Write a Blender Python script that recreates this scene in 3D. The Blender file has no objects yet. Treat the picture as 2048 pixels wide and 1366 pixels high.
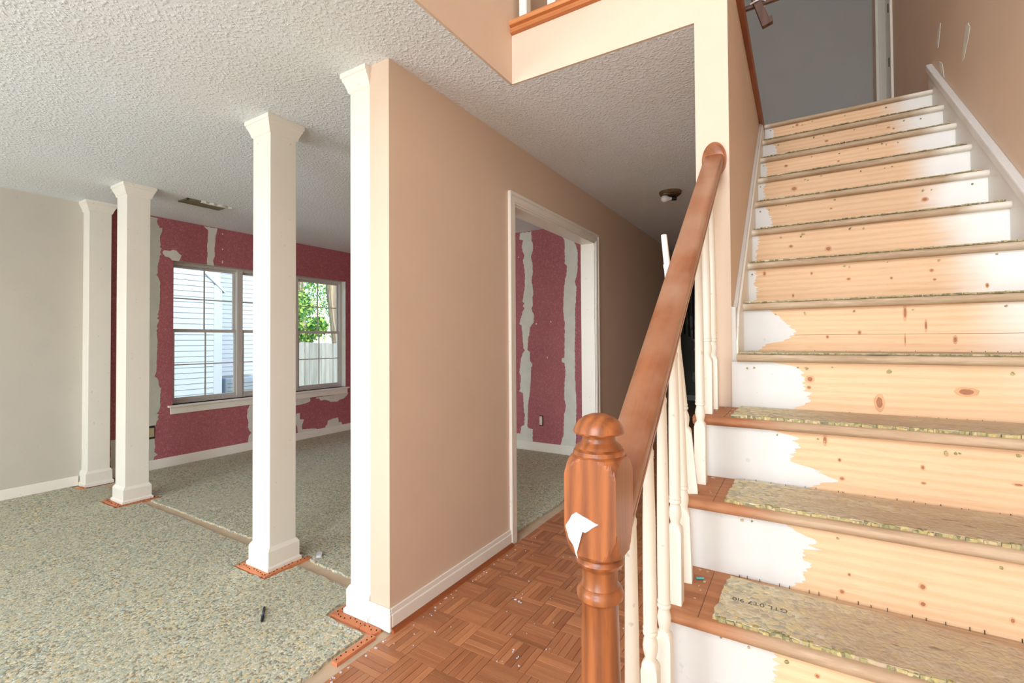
import bpy, bmesh, math, random
from mathutils import Vector, Matrix

C = bpy.context.scene.collection
SC = bpy.context.scene

# ------------------------------------------------------------------ camera
F_PX, PP_Y = 942.3314, 664.8121
YAW, PITCH, ROLL, CAM_H = .5478, .0159, -.0062, 1.2242
_F = Vector((-math.sin(YAW) * math.cos(PITCH), math.cos(YAW) * math.cos(PITCH), math.sin(PITCH)))
_R0 = Vector((math.cos(YAW), math.sin(YAW), 0))
_U0 = _R0.cross(_F)
_R = _R0 * math.cos(ROLL) + _U0 * math.sin(ROLL)
_U = -_R0 * math.sin(ROLL) + _U0 * math.cos(ROLL)
cam = bpy.data.cameras.new('camera')
cam.sensor_width = 36
cam.lens = F_PX * 36 / 2048
cam.shift_y = -(683 - PP_Y) / 2048
cam.clip_start = .02
camo = bpy.data.objects.new('camera', cam)
C.objects.link(camo)
camo.matrix_world = Matrix(((_R.x, _U.x, -_F.x, 0), (_R.y, _U.y, -_F.y, 0), (_R.z, _U.z, -_F.z, CAM_H), (0, 0, 0, 1)))
SC.camera = camo

# ------------------------------------------------------------------ light
SC.view_settings.view_transform = 'Standard'
SC.view_settings.look = 'None'
SC.view_settings.exposure = 0.22
SC.view_settings.gamma = 1.0
SC.view_settings.use_curve_mapping = False
SC.cycles.use_denoising = True
SC.cycles.max_bounces = 10
SC.cycles.diffuse_bounces = 6
SC.cycles.sample_clamp_indirect = 8

w = bpy.data.worlds.new('sky')
SC.world = w
w.use_nodes = True
nt = w.node_tree
nt.nodes.clear()
sky = nt.nodes.new('ShaderNodeTexSky')
sky.sky_type = 'NISHITA'
sky.sun_disc = False
sky.sun_elevation = math.radians(37)
sky.sun_rotation = math.radians(100)
sky.air_density = 1.0
sky.dust_density = 1.5
bg = nt.nodes.new('ShaderNodeBackground')
bg.inputs['Strength'].default_value = .52
wo = nt.nodes.new('ShaderNodeOutputWorld')
nt.links.new(sky.outputs[0], bg.inputs[0])
nt.links.new(bg.outputs[0], wo.inputs[0])

sun = bpy.data.lights.new('sun_offscreen', 'SUN')
sun.energy = 1.9
sun.angle = math.radians(.6)
sun.color = (1, .95, .86)
suno = bpy.data.objects.new('sun_offscreen', sun)
C.objects.link(suno)
suno.rotation_euler = Vector((-.62, .50, -.60)).to_track_quat('-Z', 'Y').to_euler()

def daylight(name, loc, direction, sx, sy, power, color):
    l = bpy.data.lights.new(name, 'AREA')
    l.shape = 'RECTANGLE'
    l.size, l.size_y = sx, sy
    l.energy = power
    l.color = color
    o = bpy.data.objects.new(name, l)
    C.objects.link(o)
    o.location = loc
    o.rotation_euler = Vector(direction).to_track_quat('-Z', 'Y').to_euler()
    return o

# daylight entering through the openings in the front of the house, behind the camera
daylight('front_door_offscreen', (-.05, -2.70, 1.04), (0, 1, 0), 1.4, 2.0, 62, (.88, .94, 1))
daylight('foyer_upper_window_offscreen', (-.21, -2.70, 3.75), (0, 1, 0), 1.75, 2.2, 112, (.87, .935, 1))
daylight('living_window_offscreen', (-3.3, -2.70, 1.335), (0, 1, 0), 2.08, 1.55, 92, (.90, .95, 1))

# ------------------------------------------------------------------ materials
MATS = {}
def srgb(r, g, b):
    def f(c):
        c /= 255
        return c / 12.92 if c <= .04045 else ((c + .055) / 1.055) ** 2.4
    return (f(r), f(g), f(b), 1)

class NT:
    def __init__(s, name):
        s.m = bpy.data.materials.new(name)
        s.m.use_nodes = True
        s.t = s.m.node_tree
        s.t.nodes.clear()
        s.out = s.n('ShaderNodeOutputMaterial')
        s.b = s.n('ShaderNodeBsdfPrincipled')
        s.t.links.new(s.b.outputs[0], s.out.inputs[0])
        MATS[name] = s.m
    def n(s, t, **kw):
        x = s.t.nodes.new(t)
        for k, v in kw.items():
            if k in x.bl_rna.properties:
                setattr(x, k, v)
            else:
                s.set(x.inputs[k], v)
        return x
    def set(s, inp, v):
        if isinstance(v, bpy.types.NodeSocket):
            s.t.links.new(v, inp)
        elif isinstance(v, bpy.types.Node):
            s.t.links.new(v.outputs[0], inp)
        else:
            inp.default_value = v
    def P(s, **kw):
        for k, v in kw.items():
            s.set(s.b.inputs[k.replace('_', ' ')], v)
        return s
    def coord(s, kind='Object', scale=(1, 1, 1), rot=(0, 0, 0), loc=(0, 0, 0)):
        if kind == 'World':
            v = s.n('ShaderNodeNewGeometry').outputs['Position']
        else:
            v = s.n('ShaderNodeTexCoord').outputs[kind]
        mp = s.n('ShaderNodeMapping')
        s.set(mp.inputs['Vector'], v)
        mp.inputs['Scale'].default_value = scale
        mp.inputs['Rotation'].default_value = rot
        mp.inputs['Location'].default_value = loc
        return mp.outputs[0]
    def noise(s, vec, scale, detail=3, rough=.5, dist=0.):
        x = s.n('ShaderNodeTexNoise')
        s.set(x.inputs['Vector'], vec)
        x.inputs['Scale'].default_value = scale
        x.inputs['Detail'].default_value = detail
        x.inputs['Roughness'].default_value = rough
        x.inputs['Distortion'].default_value = dist
        return x
    def voro(s, vec, scale, feature='F1', rnd=1.):
        x = s.n('ShaderNodeTexVoronoi', feature=feature)
        s.set(x.inputs['Vector'], vec)
        x.inputs['Scale'].default_value = scale
        x.inputs['Randomness'].default_value = rnd
        return x
    def ramp(s, fac, stops, interp='LINEAR'):
        x = s.n('ShaderNodeValToRGB')
        x.color_ramp.interpolation = interp
        el = x.color_ramp.elements
        while len(el) < len(stops):
            el.new(.5)
        for e, (p, c) in zip(el, stops):
            e.position = p
            e.color = c if not isinstance(c, (int, float)) else (c, c, c, 1)
        s.set(x.inputs[0], fac)
        return x.outputs[0]
    def mix(s, fac, a, b, mode='MIX'):
        x = s.n('ShaderNodeMix', data_type='RGBA', blend_type=mode)
        s.set(x.inputs[0], fac)
        s.set(x.inputs[6], a)
        s.set(x.inputs[7], b)
        return x.outputs[2]
    def math(s, op, a, b=0., c=0.):
        x = s.n('ShaderNodeMath', operation=op)
        s.set(x.inputs[0], a)
        s.set(x.inputs[1], b)
        s.set(x.inputs[2], c)
        return x.outputs[0]
    def maprange(s, v, a, b, c=0., d=1., smooth=False):
        x = s.n('ShaderNodeMapRange')
        if smooth:
            x.interpolation_type = 'SMOOTHSTEP'
        s.set(x.inputs[0], v)
        for i, q in enumerate((a, b, c, d)):
            x.inputs[i + 1].default_value = q
        return x.outputs[0]
    def sep(s, vec):
        x = s.n('ShaderNodeSeparateXYZ')
        s.set(x.inputs[0], vec)
        return x.outputs
    def bump(s, h, strength=.3, dist=.01, normal=None):
        x = s.n('ShaderNodeBump')
        s.set(x.inputs['Height'], h)
        x.inputs['Strength'].default_value = strength
        x.inputs['Distance'].default_value = dist
        if normal is not None:
            s.set(x.inputs['Normal'], normal)
        s.set(s.b.inputs['Normal'], x.outputs[0])
        return x.outputs[0]

def paint(name, col, rough=.6, mottle=.05, bump=.05, spec=.4, dirt=0., scale=3):
    s = NT(name)
    v = s.coord('World')
    c = srgb(*col)
    dk = tuple(x * (1 - mottle * 2) for x in c[:3]) + (1,)
    n1 = s.noise(v, scale, 4, .6)
    colr = s.mix(s.maprange(n1.outputs[0], .35, .75), c, dk)
    if dirt:
        sp = s.noise(v, 38, 2, .5)
        d = s.maprange(sp.outputs[0], .70, .76)
        colr = s.mix(s.math('MULTIPLY', d, dirt), colr, srgb(120, 100, 80))
    s.P(Base_Color=colr, Roughness=rough, Specular_IOR_Level=spec)
    n2 = s.noise(v, 180, 3, .6)
    s.bump(n2.outputs[0], bump, .004)
    return s.m

paint('paint_tan', (220, 196, 173), .55, .03, .06)
paint('paint_cream_wall', (198, 192, 181), .6, .03, .06, dirt=.1)
paint('paint_grey', (172, 172, 168), .6, .03, .06)
paint('paint_trim', (238, 234, 223), .35, .02, .02, dirt=.25)
paint('paint_baluster', (244, 239, 226), .35, .03, .02, dirt=.3)
paint('paint_white', (220, 218, 213), .4, .03, .03, dirt=.15)
paint('plaster', (222, 221, 212), .8, .06, .15, scale=9)
paint('plaster_grey', (196, 196, 182), .8, .06, .15, scale=9)
paint('paint_olive', (178, 165, 128), .5, .05, .04)
paint('vinyl_frame', (200, 196, 190), .4, .04, .02)
paint('siding_paint', (192, 198, 204), .6, .02, .05)
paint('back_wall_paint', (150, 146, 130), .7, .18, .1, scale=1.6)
paint('subfloor', (204, 180, 152), .85, .1, .2, scale=8)
paint('paper', (212, 212, 218), .7, .02, .1)
paint('concrete', (150, 146, 138), .9, .1, .3)
paint('dark_strip', (38, 42, 40), .6, .05, .05)
paint('ac_metal', (150, 160, 172), .5, .05, .05)

def popcorn():
    s = NT('popcorn_ceiling')
    v = s.coord('World')
    vo = s.voro(v, 84, 'SMOOTH_F1')
    n1 = s.noise(v, 62, 3, .6, .4)
    lump = s.maprange(vo.outputs['Distance'], .15, .65, 1, 0)
    h = s.math('ADD', s.math('MULTIPLY', lump, s.maprange(n1.outputs[0], .42, .6)), s.math('MULTIPLY', s.noise(v, 210, 2).outputs[0], .25))
    big = s.noise(v, 1.3, 3)
    col = s.mix(s.maprange(big.outputs[0], .35, .7), srgb(230, 235, 240), srgb(226, 230, 230))
    s.P(Base_Color=col, Roughness=.95, Specular_IOR_Level=.15)
    s.bump(h, .55, .007)
popcorn()

def wallpaper():
    s = NT('red_wallpaper')
    v = s.coord('World')
    vo = s.voro(s.coord('World', (1, 1, .8)), 75)
    n1 = s.noise(v, 55, 3, .7, 1.5)
    n0 = s.noise(v, 2.0, 3)
    a = s.mix(s.maprange(n0.outputs[0], .3, .7), srgb(172, 100, 106), srgb(164, 92, 100))
    b = srgb(188, 124, 128)
    f = s.math('MULTIPLY', s.maprange(n1.outputs[0], .48, .62), s.maprange(vo.outputs['Distance'], .2, .6))
    c = s.mix(f, a, b)
    c = s.mix(s.maprange(n1.outputs[0], .30, .42, .35, 0), c, srgb(136, 72, 80))
    s.P(Base_Color=c, Roughness=.6, Specular_IOR_Level=.25)
    s.bump(n1.outputs[0], .3, .003)
wallpaper()

def wood(name, light, dark, rough=.45, axis=0, scale=1., grainy=1., knots=0., coat=0., dust=None, overspray=False, varn=.15, tilt=0.):
    """long grain along local axis; each object gets its own offset"""
    s = NT(name)
    rnd = s.n('ShaderNodeObjectInfo').outputs['Random']
    isl = s.n('ShaderNodeNewGeometry').outputs['Random Per Island']
    r2 = s.math('FRACT', s.math('ADD', s.math('MULTIPLY', rnd, 7.31), isl))
    tc = s.n('ShaderNodeTexCoord').outputs['Object']
    off = s.n('ShaderNodeCombineXYZ')
    for i in range(3):
        s.set(off.inputs[i], s.math('MULTIPLY', r2, 13.7 + 5 * i))
    add = s.n('ShaderNodeVectorMath', operation='ADD')
    if tilt:
        vr = s.n('ShaderNodeVectorRotate', rotation_type='X_AXIS')
        s.set(vr.inputs['Vector'], tc)
        vr.inputs['Angle'].default_value = tilt
        tc = vr.outputs[0]
    s.set(add.inputs[0], tc)
    s.set(add.inputs[1], off.outputs[0])
    mp = s.n('ShaderNodeMapping')
    s.set(mp.inputs['Vector'], add.outputs[0])
    sc = [14 * scale] * 3
    sc[axis] = 1.1 * scale
    mp.inputs['Scale'].default_value = sc
    v = mp.outputs[0]
    n1 = s.noise(v, 1.6, 5, .62, .6)
    n2 = s.noise(v, 9, 3, .6, .2)
    wv = s.n('ShaderNodeTexWave', wave_type='BANDS', bands_direction='Z' if axis != 2 else 'X')
    s.set(wv.inputs['Vector'], v)
    wv.inputs['Scale'].default_value = .55
    wv.inputs['Distortion'].default_value = 5
    wv.inputs['Detail'].default_value = 3
    wv.inputs['Detail Scale'].default_value = 1.2
    f = s.math('ADD', s.math('MULTIPLY', n1.outputs[0], .7 * grainy), s.math('MULTIPLY', wv.outputs[0], .3 * grainy))
    f = s.maprange(f, .3, .85)
    c = s.mix(f, srgb(*light), srgb(*dark))
    c = s.mix(s.math('MULTIPLY', s.maprange(n2.outputs[0], .55, .75), .28 * grainy), c, tuple(x * .55 for x in srgb(*dark)[:3]) + (1,))
    hs = s.n('ShaderNodeHueSaturation')
    s.set(hs.inputs['Color'], c)
    s.set(hs.inputs['Value'], s.maprange(r2, 0, 1, 1 - varn, 1 + varn))
    c = hs.outputs[0]
    h = n2.outputs[0]
    if knots:
        kmp = s.n('ShaderNodeMapping')
        s.set(kmp.inputs['Vector'], add.outputs[0])
        ks = [7.5] * 3
        ks[axis] = 4.6
        kmp.inputs['Scale'].default_value = ks
        kn = s.noise(tc, 30, 2)
        kv = s.n('ShaderNodeVectorMath', operation='MULTIPLY_ADD')
        s.set(kv.inputs[0], kn.outputs[1])
        kv.inputs[1].default_value = (.18, .18, .18)
        s.set(kv.inputs[2], kmp.outputs[0])
        vo = s.voro(kv.outputs[0], 1, 'F1', 1)
        pick = s.math('GREATER_THAN', s.sep(vo.outputs['Color'])[0], 1 - knots)
        core = s.math('MULTIPLY', s.maprange(vo.outputs['Distance'], .11, .07), pick)
        halo = s.math('MULTIPLY', s.maprange(vo.outputs['Distance'], .42, .08, 0, .55), pick)
        c = s.mix(halo, c, srgb(205, 128, 72))
        c = s.mix(s.math('MULTIPLY', core, .85), c, srgb(128, 72, 48))
    if dust:
        dn = s.noise(s.coord('World'), 5, 4, .6)
        dcol, amt = dust
        c = s.mix(s.maprange(dn.outputs[0], .35, .65, 0, amt), c, srgb(*dcol))
    if overspray:
        x = s.sep(s.coord('World'))[0]
        z = s.sep(s.coord('World'))[2]
        on = s.noise(s.coord('World', (3, 3, 8)), 1.0, 3, .6)
        xx = s.math('ADD', x, s.math('MULTIPLY', s.math('SUBTRACT', on.outputs[0], .5), .12))
        # the sprayed coat begins higher up the flight
        a = s.math('MULTIPLY', s.maprange(xx, .43, .62, 0, 1, True), s.maprange(z, 1.0, 1.45, .0, 1))
        c = s.mix(a, c, srgb(242, 240, 234))
        # thin pinkish wash next to the left skirt
    s.P(Base_Color=c, Roughness=rough, Specular_IOR_Level=.4)
    if coat:
        s.P(Coat_Weight=coat, Coat_Roughness=.25)
    s.bump(h, .12, .002)
    return s

wood('pine', (232, 196, 156), (216, 164, 118), .6, 0, 1.7, .75, .0, overspray=True, varn=.06)
wood('oak_tread', (190, 128, 84), (156, 92, 56), .5, 0, 1.4, 1.1, dust=None, varn=.06)
wood('parquet_wood_x', (190, 128, 86), (154, 94, 60), .45, 0, 1.3, 1.0, varn=.14, coat=.15)
wood('parquet_wood_y', (190, 128, 86), (154, 94, 60), .45, 1, 1.3, 1.0, varn=.14, coat=.15)
wood('cherry_wood', (166, 96, 50), (104, 56, 30), .36, 2, 2.0, 1.0, varn=.05, coat=.35)
wood('rail_wood', (162, 100, 64), (112, 62, 36), .36, 1, 1.0, .9, dust=((166, 128, 102), .75), varn=.03, coat=.25, tilt=-math.atan2(.195, .2367))
wood('oak_trim', (212, 146, 92), (176, 100, 50), .4, 0, 1.2, 1.1, varn=.05, coat=.2)
wood('oak_trim_y', (178, 104, 62), (130, 66, 36), .45, 1, 1.2, 1.1, varn=.05)
wood('dark_wood', (96, 62, 42), (62, 38, 28), .5, 2, 1.2, 1., varn=.05)
wood('tack_wood', (216, 140, 98), (192, 110, 72), .7, 0, 1.2, 1., varn=.12)
wood('fence_wood', (164, 162, 156), (126, 125, 120), .85, 2, .7, 1., varn=.12)
wood('bark', (206, 188, 164), (140, 122, 102), .9, 2, .5, 1.4, varn=.1)

def worn_tread():
    """oak treads: clean and orange beside the runner, dusty and bleached where the runner lay"""
    s = NT('oak_worn')
    v = s.coord('World', (2, 16, 16))
    n1 = s.noise(v, 1.8, 5, .65, .5)
    n2 = s.noise(s.coord('World', (6, 60, 60)), 1.2, 3, .6)
    clean = s.mix(s.maprange(n1.outputs[0], .3, .7), srgb(196, 138, 98), srgb(158, 102, 68))
    dusty = s.mix(s.maprange(n1.outputs[0], .3, .7), srgb(202, 178, 148), srgb(162, 136, 106))
    dusty = s.mix(s.maprange(n2.outputs[0], .5, .7, 0, .35), dusty, srgb(228, 210, 186))
    x, y, z = s.sep(s.coord('World'))
    wob = s.noise(s.coord('World', (1, 1, 1)), 9, 3)
    xx = s.math('ADD', x, s.math('MULTIPLY', s.math('SUBTRACT', wob.outputs[0], .5), .10))
    lo = s.maprange(xx, -.16, -.02)          # lower flight: open left ends stay clean
    hi = s.maprange(z, 1.02, 1.12)
    f = s.math('MAXIMUM', s.math('MULTIPLY', lo, .85), hi)
    c = s.mix(f, clean, dusty)
    # white paint brushed onto the ends of the upper treads
    wx = s.math('MULTIPLY', s.maprange(xx, .56, .64), s.maprange(z, 1.5, 1.75))
    wl = s.math('MULTIPLY', s.maprange(xx, -.15, -.18), s.maprange(z, 1.25, 1.4, 0, .8))
    c = s.mix(s.math('MAXIMUM', wx, wl), c, srgb(236, 228, 214))
    s.P(Base_Color=c, Roughness=.62, Specular_IOR_Level=.35)
    s.bump(n2.outputs[0], .25, .003)
worn_tread()

def pad(name, cols, dusty=None, scale=115):
    s = NT(name)
    v = s.coord('World', (1, 1.0, .6))
    wn = s.noise(v, 40, 2)
    wv = s.n('ShaderNodeVectorMath', operation='MULTIPLY_ADD')
    s.set(wv.inputs[0], wn.outputs[1])
    wv.inputs[1].default_value = (.02, .02, .02)
    s.set(wv.inputs[2], v)
    vo = s.voro(wv.outputs[0], scale)
    r = s.sep(vo.outputs['Color'])
    n = len(cols)
    c = s.ramp(r[0], [(i / n, srgb(*q)) for i, q in enumerate(cols)], 'CONSTANT')
    big = s.noise(s.coord('World'), 2.2, 4, .6)
    c = s.mix(s.maprange(big.outputs[0], .4, .7, .15, .55), c, srgb(*cols[0]))
    if dusty:
        x, y, z = s.sep(s.coord('World'))
        dn = s.noise(s.coord('World', (3, 9, 3)), 2.2, 5, .65)
        f = s.math('MULTIPLY', s.maprange(s.math('ADD', x, s.math('MULTIPLY', dn.outputs[0], .3)), .0, .32), s.maprange(dn.outputs[0], .25, .6, .45, .92))
        c = s.mix(f, c, srgb(*dusty))
        dk = s.noise(s.coord('World', (10, 34, 10)), 2.0, 3, .6)
        c = s.mix(s.maprange(dk.outputs[0], .63, .72, 0, .55), c, srgb(96, 84, 58))
    s.P(Base_Color=c, Roughness=.95, Specular_IOR_Level=.1)
    h = s.math('ADD', s.maprange(vo.outputs['Distance'], 0, .6, 1, 0), s.noise(v, 130, 2).outputs[0])
    s.bump(h, .35, .004)
pad('pad_foam', [(186, 184, 160), (206, 202, 178), (156, 162, 146), (198, 188, 152), (118, 124, 116), (220, 217, 198), (172, 180, 168), (212, 186, 138), (164, 172, 156), (192, 196, 184), (140, 120, 94)])
pad('pad_foam_stair', [(208, 200, 172), (216, 208, 174), (178, 176, 154), (212, 198, 152), (160, 160, 146), (226, 220, 198), (196, 190, 164), (222, 204, 150)], dusty=(184, 160, 134), scale=90)
pad('pad_edge', [(186, 170, 116), (156, 152, 110), (106, 112, 92), (204, 188, 146), (130, 128, 98), (176, 162, 122)], scale=120)

pad('pad_edge_dark', [(166, 156, 112), (136, 134, 100), (92, 98, 82), (184, 170, 130), (116, 114, 88), (156, 146, 108)], scale=120)

def simple(name, col, rough=.5, metal=0., emit=None, **kw):
    s = NT(name)
    s.P(Base_Color=srgb(*col), Roughness=rough, Metallic=metal, **kw)
    return s.m
simple('brass', (176, 152, 110), .22, 1)
simple('nickel', (170, 160, 140), .2, 1)
simple('bulb_glass', (236, 234, 236), .15)
simple('black_plastic', (24, 26, 26), .4)
simple('blue_plastic', (70, 90, 130), .35)
simple('outlet_plastic', (226, 220, 204), .4)
simple('nail_steel', (70, 62, 54), .4, .8)
simple('ink', (98, 92, 88), .9)
simple('duct_dark', (120, 112, 90), .7)
simple('grass', (120, 140, 90), .95)
simple('leaf_light', (168, 204, 92), .6)
simple('leaf_dark', (74, 128, 70), .6)
simple('teal_plastic', (90, 190, 190), .5)

paint('knot_core', (176, 120, 86), .6, .15, .05, scale=40)
paint('knot_halo', (220, 170, 126), .6, .1, .05, scale=30)

def glass():
    s = NT('window_glass')
    g = s.n('ShaderNodeBsdfTransparent')
    gl = s.n('ShaderNodeBsdfGlossy')
    gl.inputs['Roughness'].default_value = .02
    lw = s.n('ShaderNodeLayerWeight')
    lw.inputs['Blend'].default_value = .12
    mx = s.n('ShaderNodeMixShader')
    s.set(mx.inputs[0], lw.outputs['Fresnel'])
    s.t.links.new(g.outputs[0], mx.inputs[1])
    s.t.links.new(gl.outputs[0], mx.inputs[2])
    g.inputs[0].default_value = (.93, .97, .98, 1)
    s.t.links.new(mx.outputs[0], s.out.inputs[0])
    s.t.nodes.remove(s.b)
glass()

# ------------------------------------------------------------------ mesh helpers
class MB:
    def __init__(s):
        s.bm = bmesh.new()
    def box(s, x0, x1, y0, y1, z0, z1):
        bm = s.bm
        v = [bm.verts.new(p) for p in ((x0, y0, z0), (x1, y0, z0), (x1, y1, z0), (x0, y1, z0), (x0, y0, z1), (x1, y0, z1), (x1, y1, z1), (x0, y1, z1))]
        for f in ((3, 2, 1, 0), (4, 5, 6, 7), (0, 1, 5, 4), (1, 2, 6, 5), (2, 3, 7, 6), (3, 0, 4, 7)):
            bm.faces.new([v[i] for i in f])
        return s
    def rings(s, rings, close=True, cap=True):
        bm = s.bm
        R = [[bm.verts.new(p) for p in r] for r in rings]
        n = len(R[0])
        for a, b in zip(R, R[1:]):
            for i in range(n if close else n - 1):
                j = (i + 1) % n
                bm.faces.new((a[i], a[j], b[j], b[i]))
        if cap:
            bm.faces.new(R[0][::-1])
            bm.faces.new(R[-1])
        return s
    def prism(s, poly, axis, a, b):
        """poly: 2-d outline in the two other axes (in x,y,z order), extruded from a to b along axis"""
        def P(u, v, t):
            return {0: (t, u, v), 1: (u, t, v), 2: (u, v, t)}[axis]
        return s.rings([[P(u, v, a) for u, v in poly], [P(u, v, b) for u, v in poly]])
    def lathe(s, prof, cx, cy, n=20, sq=None):
        R = []
        for r, z in prof:
            R.append([(cx + r * math.cos(2 * math.pi * i / n), cy + r * math.sin(2 * math.pi * i / n), z) for i in range(n)])
        return s.rings(R)
    def sqring(s, prof, cx, cy, half, n=48):
        """square post whose corners are turned away: radius limited by R"""
        R = []
        for rad, z in prof:
            ring = []
            for i in range(n):
                t = 2 * math.pi * i / n
                q = half / max(abs(math.cos(t)), abs(math.sin(t)))
                r = min(q, rad)
                ring.append((cx + r * math.cos(t), cy + r * math.sin(t), z))
            R.append(ring)
        return s.rings(R)
    def tube(s, pts, rad, n=8):
        pts = [Vector(p) for p in pts]
        R = []
        for i, p in enumerate(pts):
            d = (pts[min(i + 1, len(pts) - 1)] - pts[max(i - 1, 0)]).normalized()
            a = d.cross(Vector((0, 0, 1)))
            if a.length < .01:
                a = Vector((1, 0, 0))
            a.normalize()
            b = a.cross(d)
            r = rad[i] if isinstance(rad, (list, tuple)) else rad
            R.append([p + (a * math.cos(2 * math.pi * k / n) + b * math.sin(2 * math.pi * k / n)) * r for k in range(n)])
        return s.rings(R)
    def build(s, name, mat, parent=None, smooth=False, bevel=0., origin=None):
        bm = s.bm
        bmesh.ops.recalc_face_normals(bm, faces=bm.faces[:])
        off = Vector((0, 0, 0))
        if origin is not None:
            off = Vector(origin)
        if parent is not None:
            p = parent
            tot = Vector((0, 0, 0))
            while p is not None:
                tot += p.location
                p = p.parent
            wo_ = tot + (off if origin is not None else Vector((0, 0, 0)))
            # local mesh = world - parents' total - own location
            bmesh.ops.translate(bm, verts=bm.verts[:], vec=-(tot if origin is None else off))
            loc = Vector((0, 0, 0)) if origin is None else off - tot
        else:
            bmesh.ops.translate(bm, verts=bm.verts[:], vec=-off)
            loc = off
        me = bpy.data.meshes.new(name)
        bm.to_mesh(me)
        bm.free()
        if smooth:
            for p in me.polygons:
                p.use_smooth = True
        for m in (mat if isinstance(mat, (list, tuple)) else [mat]):
            me.materials.append(MATS[m])
        o = bpy.data.objects.new(name, me)
        C.objects.link(o)
        o.location = loc
        o.parent = parent
        if bevel:
            b = o.modifiers.new('bevel', 'BEVEL')
            b.width = bevel
            b.segments = 2
            b.limit_method = 'ANGLE'
            b.angle_limit = math.radians(40)
        if smooth:
            try:
                me.set_sharp_from_angle(angle=math.radians(38))
            except Exception:
                pass
        return o

def tag(o, label, cat, group=None):
    o['label'] = label
    o['category'] = cat
    if group:
        o['group'] = group
    return o
def thing(name, loc, label, cat, group=None):
    o = bpy.data.objects.new(name, None)
    o.empty_display_size = .05
    C.objects.link(o)
    o.location = loc
    return tag(o, label, cat, group)
def struct(o, label=None, cat=None):
    o['kind'] = 'structure'
    if label:
        o['label'] = label
        o['category'] = cat
    return o
def stuff(o):
    o['kind'] = 'stuff'
    return o
def rag(poly, seg=.01, amp=.004, seed=1, skip=()):
    """ragged outline: subdivide every edge and push the new points about"""
    rn = random.Random(seed)
    out = []
    n = len(poly)
    for i in range(n):
        a, b = Vector(poly[i]), Vector(poly[(i + 1) % n])
        out.append(tuple(a))
        if i in skip:
            continue
        L = (b - a).length
        k = int(L / seg)
        d = (b - a) / max(L, 1e-6)
        nrm = Vector((-d.y, d.x))
        for j in range(1, k):
            out.append(tuple(a + (b - a) * (j / k) + nrm * rn.uniform(-amp, amp)))
    return out
def rect(x0, x1, y0, y1):
    return [(x0, y0), (x1, y0), (x1, y1), (x0, y1)]
PATCH_LEFT={
 'strip_by_column':[(1.967,2.427),(2.081,2.428),(2.098,2.422),(2.092,2.387),(2.115,2.333),(2.140,2.334),(2.132,2.293),(2.119,2.251),(2.118,2.202),(2.124,2.169),(2.118,2.149),(2.133,2.134),(2.120,2.105),(2.129,2.077),(2.116,2.061),(2.112,2.021),(2.104,1.971),(2.100,1.922),(2.104,1.898),(2.090,1.873),(2.109,1.846),(2.117,1.822),(2.124,1.798),(2.120,1.754),(2.122,1.706),(2.120,1.633),(2.115,1.535),(2.102,1.486),(2.115,1.477),(2.098,1.452),(2.115,1.443),(2.095,1.370),(2.107,1.356),(2.095,1.341),(2.103,1.244),(2.102,1.148),(2.096,1.027),(2.097,0.946),(2.080,0.894),(2.101,0.878),(2.114,0.843),(2.118,0.799),(2.127,0.784),(2.135,0.778),(2.131,0.750),(2.129,0.663),(2.128,0.590),(2.115,0.549),(2.099,0.536),(2.119,0.524),(2.107,0.502),(2.116,0.481),(2.099,0.460),(2.083,0.400),(2.079,0.333),(2.084,0.261),(2.088,0.222),(2.080,0.171),(2.109,0.136),(2.080,0.123),(2.068,0.088),(1.980,0.088)],
 'strip_above_window':[(2.511,2.433),(2.535,2.412),(2.555,2.400),(2.553,2.294),(2.546,2.214),(2.551,2.136),(2.546,2.083),(2.546,2.035),(2.615,2.034),(2.605,2.086),(2.623,2.131),(2.620,2.200),(2.625,2.270),(2.629,2.346),(2.644,2.402),(2.649,2.432)],
 'blob':[(2.141,2.108),(2.154,2.123),(2.179,2.124),(2.205,2.123),(2.231,2.140),(2.262,2.137),(2.289,2.106),(2.307,2.092),(2.294,2.057),(2.285,2.035),(2.227,2.032),(2.197,2.058),(2.163,2.063),(2.145,2.085)],
 'u1':[(3.545,0.517),(3.766,0.524),(3.766,0.461),(3.710,0.448),(3.640,0.438),(3.545,0.434)],
 'u2':[(3.846,0.500),(3.868,0.484),(3.897,0.488),(3.919,0.456),(3.987,0.458),(4.048,0.438),(4.072,0.422),(4.182,0.413),(4.214,0.436),(4.288,0.445),(4.337,0.484),(4.363,0.516),(4.064,0.506)],
 'u3':[(3.572,0.317),(3.582,0.334),(3.620,0.335),(3.623,0.255),(3.682,0.246),(3.654,0.182),(3.654,0.126),(3.710,0.123),(3.781,0.118),(3.860,0.105),(3.860,0.066),(3.745,0.054),(3.600,0.055),(3.586,0.174),(3.566,0.208)],
 'u4':[(3.987,0.065),(3.995,0.122),(4.018,0.125),(4.033,0.181),(4.103,0.197),(4.190,0.198),(4.198,0.137),(4.246,0.129),(4.263,0.066),(4.126,0.055)],
 'u5':[(3.004,0.514),(2.976,0.467),(2.970,0.384),(2.987,0.315),(2.979,0.260),(2.999,0.217),(3.021,0.191),(3.085,0.197),(3.084,0.516)],
 'u6':[(3.021,0.191),(2.993,0.168),(2.982,0.108),(2.993,0.073),(3.033,0.071),(3.085,0.078),(3.085,0.197)],
 'u7':[(1.745,0.343),(1.777,0.341),(1.785,0.349),(1.807,0.340),(1.820,-0.030),(1.747,-0.034)],
}
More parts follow.
